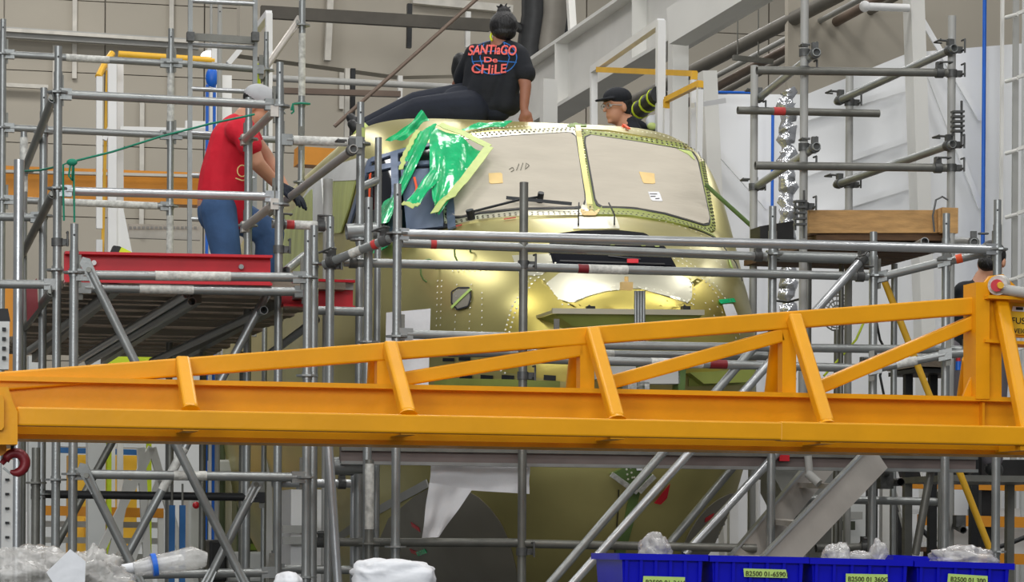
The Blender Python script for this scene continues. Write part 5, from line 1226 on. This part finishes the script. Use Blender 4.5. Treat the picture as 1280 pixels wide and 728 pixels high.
# perforated rail and dark things at the left border
t = thing('slotted_rail', 'white slotted steel rail at the lower left edge', 'rail', R(8, 690, -.6)); t.location.z = 0
p = R(9, 575, -.6); mb = MB(); mb.box((p.x, p.y, p.z / 2), .055, .04, p.z, ex, ey); mb.build('rail', 'machine', t)
for v in range(600, 728, 18):
    mb = MB(); mb.box(R(9, v, -.63), .02, .012, .012, ex, ey); mb.build('slot', 'seal', t)
for u, v0, v1, lab in ((6, 402, 462, 'white perforated box beside the shiny tube at the left edge'),):
    t = thing('perforated_box', lab, 'box', R(u, v1, .6)); mb = MB(); mb.prism([R(-10, v0, .6), R(12, v0, .6), R(11, v1, .6), R(-10, v1, .6)], ey * .1); mb.build('body', 'machine', t)
    for v in (412, 424, 436, 448): mb = MB(); mb.box(R(5, v, .58), .02, .02, .02, ex, ey); mb.build('hole', 'seal', t)
mb = MB(); mb.prism([R(-10, 386, .6), R(10, 386, .6), R(13, 402, .6), R(-10, 402, .6)], ey * .1); mb.build('black_lid', 'steel_black', t)
mb = MB(); p = R(2, 360, 12); mb.box((p.x, p.y, p.z / 2), .2, .3, p.z, ex, ey); tag(mb.build('orange_cabinet', 'orange_beam'), 'orange cabinet at the left edge under the rails', 'cabinet')
for i, (u0, u1, v0, v1, m, lab) in enumerate(((36, 48, 445, 475, 'machine', 'small white panel right of the shiny tube above the truss'), (110, 132, 445, 460, 'machine', 'white box with a black edge above the truss'), (132, 190, 446, 458, 'hivis', 'black and lime striped barrier above the truss left part'))):
    mb = MB(); v1 = v1 if m == 'hivis' else 935; mb.prism([R(u0, v0, 8), R(u1, v0, 8), R(u1, v1, 8), R(u0, v1, 8)], ey * .2)
    if m == 'hivis': mb.bar(R(136, 458, 8.05), R(136, 935, 8.05), .04, .04, ex); mb.bar(R(186, 458, 8.05), R(186, 935, 8.05), .04, .04, ex)
    tag(mb.build('background_box', m), lab, 'box')

# ---- detail on the olive machine, hoses at the lower right
om = [o for o in bpy.data.objects if o.get('label', '').startswith('tall olive machine')][0]
rnd = random.Random(5)
for i in range(16):
    u, v = rnd.uniform(298, 327), rnd.uniform(560, 690)
    mb = MB(); mb.box(R(u, v, 9.9), rnd.uniform(.04, .14), .1, rnd.uniform(.03, .12), ex, ey); mb.build('fitting', rnd.choice(['steel_black', 'galv_dark', 'machine', 'masking', 'galv']), om)
mb = MB(); mb.path([R(1150, 660, 6.5), R(1165, 676, 6.5), R(1185, 686, 6.4), R(1200, 692, 6.4), R(1230, 690, 6.4), R(1262, 680, 6.4), R(1300, 664, 6.4)], .02, 8); tag(mb.build('black_hose', 'steel_black'), 'black hose sagging across the rack behind the rightmost bin', 'hose')
mb = MB(); mb.path([R(1082, 398, 2.2), R(1070, 425, 2.1), R(1050, 448, 2.0), R(1030, 470, 1.9)], .008, 6); tag(mb.build('hanging_rope', 'hivis'), 'lime cord hanging behind the truss below the fan', 'cord')
mb = MB(); mb.path([R(1095, 400, 1.9), R(1100, 425, 1.9), R(1108, 440, 1.9), R(1100, 470, 1.9), R(1106, 500, 1.9)], .008, 6); tag(mb.build('black_cable', 'steel_black'), 'black cable hanging beside the post behind the truss', 'cable')
mb = MB(); mb.path([R(968, 376, 1.2), R(985, 378, 1.1), R(1000, 374, 1.0), R(1008, 368, .95)], .007, 6); tag(mb.build('black_cable', 'steel_black'), 'thin black cable sagging left of the tower post above the chord', 'cable')
# ================================================================== PEOPLE
def fuse(mb, name, m, parent, voxel=.009, smooth=6):
    o0 = parent.location + (parent.parent.location if parent.parent else V((0, 0, 0)))
    mb.v = [p - o0 for p in mb.v]
    me = mb.mesh(name); tmp = bpy.data.objects.new('tmp', me); C.objects.link(tmp)
    rm = tmp.modifiers.new('r', 'REMESH'); rm.mode = 'VOXEL'; rm.voxel_size = voxel
    s = tmp.modifiers.new('s', 'SMOOTH'); s.iterations = smooth; s.factor = .5
    bpy.context.view_layer.update(); dg = bpy.context.evaluated_depsgraph_get()
    out = bpy.data.meshes.new_from_object(tmp.evaluated_get(dg)); bpy.data.objects.remove(tmp); bpy.data.meshes.remove(me)
    out.name = name; out.materials.clear(); out.materials.append(MT[m])
    out.polygons.foreach_set('use_smooth', [True] * len(out.polygons))
    o = bpy.data.objects.new(name, out); C.objects.link(o); o.parent = parent
    return o
def chain(mb, pts, rs, n=14):
    for i in range(len(pts) - 1): mb.capsule(pts[i], rs[i], pts[i + 1], rs[i + 1], n)
def hand(mb, wrist, d, palm_n, s=1.0, curl=.5, side=1):
    d = d.normalized(); sd = d.cross(palm_n).normalized() * side; pn = palm_n.normalized()
    base = V(wrist); mb.capsule(base, .026 * s, base + d * .05 * s, .03 * s)
    mb.capsule(base + d * .05 * s - sd * .022 * s, .02 * s, base + d * .05 * s + sd * .022 * s, .02 * s)
    for i, L in enumerate((.062, .074, .07, .055)):
        p = base + d * .075 * s + sd * (-.03 + .02 * i) * s
        a = p + (d * math.cos(curl * .5) + pn * math.sin(curl * .5)) * L * .5 * s
        b = a + (d * math.cos(curl * 1.6) + pn * math.sin(curl * 1.6)) * L * .5 * s
        mb.capsule(p, .0095 * s, a, .009 * s, 8); mb.capsule(a, .009 * s, b, .0075 * s, 8)
    p = base + d * .03 * s - sd * .028 * s
    a = p + (d * .7 - sd * .6 + pn * .2).normalized() * .035 * s; b = a + (d * .9 - sd * .1 + pn * .3).normalized() * .03 * s
    mb.capsule(p, .013 * s, a, .0105 * s, 8); mb.capsule(a, .0105 * s, b, .0085 * s, 8)
def frame3(fwd, up):
    fwd = fwd.normalized(); rt = fwd.cross(up).normalized(); up = rt.cross(fwd)
    return rt, fwd, up
def head(mb, c, fwd, up, s=1.0):
    rt, f, u = frame3(fwd, up); M = Matrix((rt, f, u)).transposed()
    mb.ellipsoid(c + u * .03 * s, (.075 * s, .095 * s, .09 * s), 20, 14, M)
    mb.ellipsoid(c + f * .025 * s - u * .05 * s, (.058 * s, .068 * s, .072 * s), 18, 12, M)
    mb.capsule(c + f * .088 * s + u * .01 * s, .010 * s, c + f * .112 * s - u * .022 * s, .014 * s, 8)      # nose
    mb.ellipsoid(c + f * .085 * s - u * .062 * s, (.024 * s, .012 * s, .011 * s), 10, 8, M)                 # lips
    mb.ellipsoid(c + f * .075 * s - u * .1 * s, (.022 * s, .016 * s, .016 * s), 10, 8, M)                   # chin
    mb.capsule(c + f * .085 * s + u * .03 * s - rt * .045 * s, .011 * s, c + f * .085 * s + u * .03 * s + rt * .045 * s, .011 * s, 8)   # brow
    for e in (-1, 1): mb.ellipsoid(c + rt * e * .077 * s - f * .005 * s - u * .015 * s, (.012 * s, .02 * s, .032 * s), 10, 8, M)
    return rt, f, u
def eyes(c, rt, f, u, parent, s=1.0):
    for e in (-1, 1):
        mb = MB(); mb.ellipsoid(c + rt * e * .032 * s + f * .08 * s + u * .008 * s, (.013 * s, .013 * s, .009 * s), 10, 8); mb.build('eye', 'foam', parent)
        mb = MB(); mb.ellipsoid(c + rt * e * .032 * s + f * .091 * s + u * .008 * s, (.006 * s, .004 * s, .006 * s), 8, 6); mb.build('pupil', 'ink', parent)

# ---- worker lying back on the cockpit roof, seen from behind
D2 = 19.6
Q = lambda u, v, dd=0: P(u, v, D2 + dd)
t = thing('person', 'worker in black tee with coral print reclining on the cockpit roof, hair in a bun', 'person', Q(600, 148))
hd = Q(629, 36, .05); shL = Q(594, 68, .12); shR = Q(650, 68, -.02); neck = Q(626, 55, .06); chest = Q(620, 90, .1); waist = Q(608, 122, .12); pel = Q(592, 134, .12)
hipL, hipR = Q(578, 128, .24), Q(585, 138, -.0); knL, knR = Q(522, 132, .3), Q(524, 140, .0); anL, anR = Q(460, 158, .28), Q(462, 166, .05)
elR, wrR = Q(657, 108, -.08), Q(655, 136, -.1); elL, wrL = Q(572, 106, .35), Q(576, 132, .38)
mb = MB()
rt, f_, u_ = head(mb, hd, V((-.25, 1, -.05)), ez, 1.0)
mb.capsule(hd - u_ * .06, .055, neck, .06); chain(mb, [neck, chest, waist, pel], [.075, .13, .115, .13])
mb.capsule(shL, .06, shR, .06); chain(mb, [shR, elR, wrR], [.055, .042, .03]); chain(mb, [shL, elL, wrL], [.055, .042, .03])
hand(mb, wrR, V((.2, -.1, -.6)), V((0, 1, 0)), 1, .6); hand(mb, wrL, V((-.2, .1, -.8)), V((0, 1, 0)), 1, .5)
chain(mb, [hipL, knL, anL], [.085, .06, .042]); chain(mb, [hipR, knR, anR], [.085, .06, .042])
fuse(mb, 'body', 'skin_dark', t)
mb = MB(); chain(mb, [Q(625, 60, .06), Q(621, 78, .08), chest, Q(613, 108, .1), waist, Q(600, 132, .12)], [.075, .13, .16, .16, .165, .16])
mb.capsule(Q(600, 76, .12), .1, Q(597, 120, .14), .12); mb.capsule(Q(642, 76, 0), .085, Q(630, 128, .02), .09); mb.capsule(Q(605, 64, .1), .06, Q(628, 58, .06), .06); mb.capsule(Q(645, 64, 0), .06, Q(628, 58, .05), .06)
mb.capsule(shL + V((.03, 0, -.02)), .075, shR + V((-.03, 0, -.02)), .075); chain(mb, [shR + V((-.01, 0, -.01)), Q(655, 88, -.05), Q(657, 92, -.06)], [.075, .07, .072]); chain(mb, [shL, Q(580, 92, .25), Q(578, 98, .28)], [.075, .066, .066])
mb.capsule(Q(635, 128, .05), .1, Q(600, 132, .1), .13); mb.capsule(Q(645, 85, 0), .06, Q(632, 130, 0), .07)
shirt2 = fuse(mb, 'tee_shirt', 'cloth_black', t, .01)
mb = MB(); chain(mb, [Q(606, 128, .12), pel, Q(575, 132, .14)], [.14, .155, .14]); chain(mb, [hipL, knL, anL], [.135, .1, .07]); chain(mb, [hipR, knR, anR], [.14, .105, .078]); mb.capsule(Q(625, 138, .05), .08, pel, .14)
fuse(mb, 'trousers', 'cloth_navy', t, .011)
for a, e in ((anL, .25), (anR, .05)):
    mb = MB(); mb.capsule(a + V((-.02, 0, -.01)), .05, a + V((-.07, 0, .02)), .048); mb.capsule(a + V((-.06, 0, -.02)), .045, a + V((-.12, .02, .06)), .035); fuse(mb, 'boot', 'steel_black', t, .008)
mb = MB(); q = Q(452, 167, -.02); mb.tube(q + V((-.02, 0, .03)), q + V((.035, 0, -.025)), .062, 16); mb.build('lime_ankle_band', 'tape_green', t)
mb = MB(); M = Matrix((rt, f_, u_)).transposed()
mb.ellipsoid(hd + u_ * .02 - f_ * .012, (.098, .108, .1), 22, 16, M); mb.ellipsoid(hd - u_ * .035 - f_ * .045, (.08, .065, .055), 16, 12, M); mb.ellipsoid(hd + u_ * .115 - f_ * .02, (.05, .045, .035), 14, 10, M)
for i in range(9):
    a = random.uniform(0, 6.28); mb.capsule(hd + u_ * .125 - f_ * .02, .012, hd + u_ * (.145 + random.random() * .025) - f_ * .02 + rt * math.cos(a) * .05 + f_ * math.sin(a) * .03, .006, 6)
fuse(mb, 'hair', 'hair', t, .006, 2)
mb = MB(); mb.path([hd - rt * .078 - u_ * .03 + f_ * .01, hd - rt * .09 - u_ * .06, hd - rt * .085 - u_ * .09 - f_ * .02], .008, 6); mb.build('ear_defender_cord', 'hivis', t)
mb = MB(); mb.capsule(Q(576, 76, .4), .06, Q(574, 88, .42), .06); mb.capsule(Q(574, 95, .42), .05, Q(578, 102, .42), .04); tag(fuse(mb, 'backpack', 'steel_black', t, .012), 'dark round shape at the worker\'s left shoulder')
# shirt print projected onto the back of the shirt
vs2 = [shirt2.matrix_parent_inverse @ v.co + t.location for v in shirt2.data.vertices]
bvh2 = BVHTree.FromPolygons([tuple(p) for p in vs2], [tuple(p.vertices) for p in shirt2.data.polygons])
def print_text(body, u0, v0, width, slant, name, m, rise=0.0, hscale=1.0):
    me = text_mesh(body, 1.0, name, .016); bm = bmesh.new(); bm.from_mesh(me)
    bmesh.ops.triangulate(bm, faces=bm.faces); bmesh.ops.subdivide_edges(bm, edges=[e for e in bm.edges if e.calc_length() > .12], cuts=1); bmesh.ops.triangulate(bm, faces=bm.faces)
    xs = [v.co.x for v in bm.verts]; sc = width / (max(xs) - min(xs)); x0 = min(xs)
    zmax = max(v.co.z for v in bm.verts)
    for v in bm.verts:
        x = (v.co.x - x0) * sc; y = v.co.y * sc * hscale
        uu = u0 + x + slant * y; vv = v0 - y - rise * math.sin(math.pi * x / width) * 1.0
        q, nr = hit(bvh2, uu, vv, 0, 19.45); v.co = q + nr * (.01 if v.co.z > 0 else .003) - t.location
    bm.to_mesh(me); bm.free(); me.materials.clear(); me.materials.append(MT[m])
    o = bpy.data.objects.new(name, me); C.objects.link(o); o.parent = shirt2
    return o
for L_ in ([(618 + 28 * math.cos(a), 72 + 21 * math.sin(a)) for a in [i * .2094 for i in range(31)]], [(592, 66), (618, 64), (645, 67)], [(590, 77), (618, 76), (646, 78)], [(605, 55), (600, 72), (606, 90)], [(630, 54), (637, 72), (631, 91)]):
    n = 50; pts = resample(L_, n); mb = MB(); vv = []
    H = [hit(bvh2, p.x, p.y) for p in pts]
    for i in range(n):
        tg = (H[min(i + 1, n - 1)][0] - H[max(i - 1, 0)][0]).normalized(); sd = tg.cross(H[i][1]).normalized()
        vv += [H[i][0] + sd * .0035 + H[i][1] * .002, H[i][0] - sd * .0035 + H[i][1] * .002]
    mb.add(vv, [(2 * i, 2 * i + 1, 2 * i + 3, 2 * i + 2) for i in range(n - 1)]); mb.build('globe_line', 'print_blue', shirt2)
def bold(*a, **k):
    print_text(*a, **k)
bold('SANTiaGO', 586, 69.5, 59, .15, 'print_lettering', 'print_coral', rise=1.5, hscale=1.25)
bold('De', 606, 78.5, 16, 0, 'print_lettering', 'print_coral', hscale=.72)
bold('CHiLE', 590, 91, 43, .1, 'print_lettering', 'print_coral', rise=-1.5, hscale=.95)

# ---- worker in a red shirt bending over on the left platform
D1 = 17.7
Q1 = lambda u, v, dd=0: P(u, v, D1 + dd)
t = thing('person', 'worker in a red tee shirt and blue jeans leaning forward on the left platform', 'person', Q1(285, 395)); t.location.z = dz + .02
hd = Q1(322, 134, .05); neck = Q1(308, 148, .05); ch = Q1(292, 178, .05); ws = Q1(278, 222, .05); pel = Q1(272, 256, .05)
shN, shF = Q1(303, 160, -.17), Q1(303, 158, .24); hpN, hpF = Q1(273, 262, -.05), Q1(280, 262, .16); knN, knF = Q1(285, 330, -.08), Q1(338, 292, .2); anN, anF = Q1(272, 388, -.05), Q1(330, 370, .22)
anN.z = anF.z = dz + .14
elN, wrN = Q1(322, 205, -.2), Q1(348, 232, -.1); elF, wrF = Q1(332, 195, .2), Q1(356, 236, .1)
mb = MB(); rt, f_, u_ = head(mb, hd, V((1, -.1, -.45)), V((.5, 0, 1)), 1.0)
mb.capsule(hd - u_ * .05, .055, neck, .06); chain(mb, [neck, ch, ws, pel], [.08, .13, .12, .13]); mb.capsule(shN, .06, shF, .06)
chain(mb, [shN, elN, wrN], [.058, .048, .034]); chain(mb, [shF, elF, wrF], [.058, .048, .034])
hand(mb, wrN, V((.5, 0, -.3)), V((0, .3, -1)), 1, .6); hand(mb, wrF, V((.5, 0, -.3)), V((0, .3, -1)), 1, .6)
chain(mb, [hpN, knN, anN], [.09, .065, .045]); chain(mb, [hpF, knF, anF], [.09, .065, .045])
fuse(mb, 'body', 'skin', t); eyes(hd, rt, f_, u_, t)
mb = MB(); chain(mb, [Q1(305, 154, .05), Q1(297, 168, .05), ch, Q1(284, 202, .05), ws, Q1(276, 244, .05), Q1(280, 262, .05)], [.085, .13, .15, .145, .145, .15, .14])
mb.capsule(shN + V((-.03, 0, -.02)), .08, shF + V((-.03, 0, -.02)), .08); chain(mb, [shN, Q1(312, 182, -.2)], [.08, .078]); chain(mb, [shF, Q1(315, 178, .22)], [.08, .075]); mb.capsule(Q1(290, 215, .05), .13, Q1(292, 268, .05), .1)
fuse(mb, 'red_tee_shirt', 'cloth_red', t, .01)
mb = MB(); chain(mb, [Q1(276, 250, .05), Q1(274, 266, .05)], [.135, .14]); chain(mb, [hpN, knN, anN], [.115, .09, .075]); chain(mb, [hpF, knF, anF], [.115, .09, .075]); fuse(mb, 'jeans', 'jeans', t, .011)
for a in (anN, anF):
    mb = MB(); mb.capsule(a + V((-.03, 0, -.05)), .05, a + V((.12, 0, -.07)), .045); fuse(mb, 'boot', 'steel_black', t, .01)
for a in (wrN, wrF):
    mb = MB(); hand(mb, a + V((.0, 0, 0)), V((.5, 0, -.3)), V((0, .3, -1)), 1.18, .6); fuse(mb, 'work_glove', 'cloth_navy', t, .006, 3)
M = Matrix((rt, f_, u_)).transposed()
mb = MB(); mb.ellipsoid(hd + u_ * .045 - f_ * .01, (.088, .106, .082), 20, 14, M); fuse(mb, 'hair', 'hair', t, .009, 2)
mb = MB(); mb.ellipsoid(hd + u_ * .06 - f_ * .005, (.094, .112, .082), 22, 14, M); mb.prism([hd + f_ * .09 + rt * .07 + u_ * .045, hd + f_ * .17 + rt * .05 + u_ * .03, hd + f_ * .17 - rt * .05 + u_ * .03, hd + f_ * .09 - rt * .07 + u_ * .045], u_ * .012); fuse(mb, 'grey_cap', 'cap_grey', t, .007, 2)
mb = MB(); c = Q1(303, 214, -.11); mb.path([c + V((.03 * math.cos(a), -.01, .035 * math.sin(a))) for a in [i * .5 for i in range(12)]], .004, 6); mb.path([c + V((-.04, -.01, -.045)), c + V((.0, -.015, -.06)), c + V((.05, -.01, -.05))], .004, 6); mb.build('chest_print', 'note_yellow', t)

# ---- capped worker behind the roof
D3 = 22.6
Q3 = lambda u, v, dd=0: P(u, v, D3 + dd)
t = thing('person', 'worker in a black cap and clear glasses looking over the cockpit roof', 'person', Q3(785, 450)); t.location.z = zdk
hd = Q3(772, 134); neck = Q3(782, 154, .02); c_ = Q3(790, 185); pe = Q3(790, 270)
mb = MB(); rt, f_, u_ = head(mb, hd, V((-.9, -.55, -.1)), ez, 1.12)
mb.capsule(hd - u_ * .07, .06, neck, .065); chain(mb, [neck, c_, pe], [.08, .14, .14])
s1, s2 = Q3(760, 170, -.1), Q3(812, 168, .2); mb.capsule(s1, .06, s2, .06)
for s_, e in ((s1, -1), (s2, 1)):
    el = s_ + V((.03 * e, -.02, -.28)); wr = el + V((0, -.12, -.2)); chain(mb, [s_, el, wr], [.055, .045, .032]); hand(mb, wr, V((0, -.3, -1)), V((-e, 0, 0)), 1, .5)
for e in (-.1, .1):
    h_ = pe + V((e, 0, -.02)); kz = (h_.z + zdk) / 2; chain(mb, [h_, V((h_.x, h_.y, kz)), V((h_.x, h_.y, zdk + .1))], [.09, .065, .045]); mb.capsule(V((h_.x, h_.y + .03, zdk + .05)), .05, V((h_.x - .1, h_.y - .06, zdk + .045)), .045)
fuse(mb, 'body', 'skin', t, .008, 4); eyes(hd, rt, f_, u_, t, 1.12)
mb = MB(); chain(mb, [neck + V((.015, 0, -.02)), c_, pe], [.088, .16, .16]); mb.capsule(s1 + V((0, 0, -.01)), .078, s2 + V((0, 0, -.01)), .078)
for s_, e in ((s1, -1), (s2, 1)): mb.capsule(s_, .075, s_ + V((.02 * e, -.01, -.2)), .07)
mb.capsule(neck, .075, Q3(800, 160, .1), .06); fuse(mb, 'black_shirt', 'cloth_black', t, .01)
mb = MB(); mb.capsule(pe, .15, pe + V((0, 0, -.05)), .15)
for e in (-.1, .1): h_ = pe + V((e, 0, -.02)); chain(mb, [h_, V((h_.x, h_.y, (h_.z + zdk) / 2)), V((h_.x, h_.y, zdk + .12))], [.11, .085, .07])
fuse(mb, 'trousers', 'cloth_navy', t, .012)
M = Matrix((rt, f_, u_)).transposed()
mb = MB(); mb.ellipsoid(hd + u_ * .03 - f_ * .03, (.09, .095, .095), 20, 14, M); mb.ellipsoid(hd - u_ * .03 - f_ * .06, (.075, .05, .06), 16, 12, M); fuse(mb, 'hair', 'hair', t, .008, 2)
mb = MB(); mb.ellipsoid(hd + u_ * .075 - f_ * .005, (.1, .122, .082), 22, 14, M)
mb.prism([hd + f_ * .08 + rt * .085 + u_ * .055, hd + f_ * .16 + rt * .075 + u_ * .05, hd + f_ * .2 + u_ * .045, hd + f_ * .16 - rt * .075 + u_ * .05, hd + f_ * .08 - rt * .085 + u_ * .055], u_ * .016)
fuse(mb, 'black_cap', 'cloth_black', t, .007, 2)
gl = MB()
for e in (-1, 1):
    c = hd + rt * e * .038 + f_ * .112 + u_ * .008
    gl.path([c + rt * (.03 * math.cos(a)) + u_ * (.02 * math.sin(a)) for a in [i * .5236 for i in range(13)]], .003, 6); gl.path([c + rt * e * .03 + u_ * .005, hd + rt * e * .09 + f_ * .02 + u_ * .005], .003, 6)
gl.build('safety_glasses', 'grey_paint', t)

# ---- worker behind the truss tower at right
D4 = 18.6
Q4 = lambda u, v, dd=0: P(u, v, D4 + dd)
zst = 2.1
t = thing('person', 'dark-haired worker in black standing behind the truss tower at right, seen from behind', 'person', Q4(1225, 600)); t.location.z = zst
hd = Q4(1240, 327); neck = Q4(1232, 350, .02); c_ = Q4(1222, 385); pe = Q4(1222, 440)
mb = MB(); rt, f_, u_ = head(mb, hd, V((.5, 1, -.35)), ez, 1.08)
mb.capsule(hd - u_ * .07, .06, neck, .065); chain(mb, [neck, c_, pe], [.08, .13, .13]); s1, s2 = Q4(1206, 366), Q4(1256, 366, .1); mb.capsule(s1, .06, s2, .06)
for s_, e in ((s1, -1), (s2, 1)):
    el = s_ + V((.03 * e, .03, -.28)); wr = el + V((.04, .2, -.1)); chain(mb, [s_, el, wr], [.055, .045, .032]); hand(mb, wr, V((.1, 1, -.2)), V((0, 0, -1)), 1, .5)
for e in (-.1, .1):
    h_ = pe + V((e, 0, -.02)); chain(mb, [h_, V((h_.x, h_.y, (h_.z + zst) / 2)), V((h_.x, h_.y, zst + .1))], [.09, .065, .045]); mb.capsule(V((h_.x, h_.y, zst + .05)), .05, V((h_.x + .05, h_.y + .14, zst + .045)), .045)
fuse(mb, 'body', 'skin', t, .009)
mb = MB(); chain(mb, [neck + V((-.01, 0, -.03)), c_, pe], [.085, .155, .155]); mb.capsule(s1, .078, s2, .078)
for s_, e in ((s1, -1), (s2, 1)): mb.capsule(s_, .075, s_ + V((.02 * e, .02, -.2)), .07)
fuse(mb, 'black_shirt', 'cloth_black', t, .011)
mb = MB(); mb.capsule(pe, .145, pe + V((0, 0, -.05)), .14)
for e in (-.1, .1): h_ = pe + V((e, 0, -.02)); chain(mb, [h_, V((h_.x, h_.y, (h_.z + zst) / 2)), V((h_.x, h_.y, zst + .12))], [.11, .085, .07])
fuse(mb, 'trousers', 'trouser_grey', t, .012)
for e in (-.1, .1): mb = MB(); h_ = pe + V((e, 0, 0)); mb.capsule(V((h_.x, h_.y - .02, zst + .055)), .056, V((h_.x + .05, h_.y + .15, zst + .05)), .05); fuse(mb, 'boot', 'steel_black', t, .01)
M = Matrix((rt, f_, u_)).transposed()
mb = MB(); mb.ellipsoid(hd + u_ * .035 - f_ * .012, (.09, .108, .1), 20, 14, M); mb.ellipsoid(hd - u_ * .03 - f_ * .055, (.078, .055, .06), 16, 12, M); fuse(mb, 'hair', 'hair', t, .008, 2)
pl = thing('work_stand', 'low steel work stand under the worker behind the truss tower', 'stand', Q4(1225, 620)); pl.location.z = 0
p = Q4(1225, 620); mb = MB(); mb.box((p.x, p.y, zst - .02), .8, .8, .04, ex, ey); mb.build('deck', 'galv_dark', pl)
for i in (-1, 1):
    for j in (-1, 1): mb = MB(); q = p + ex * i * .36 + ey * j * .36; mb.box((q.x, q.y, (zst - .04) / 2), .05, .05, zst - .04, ex, ey); mb.build('leg', 'galv_dark', pl)
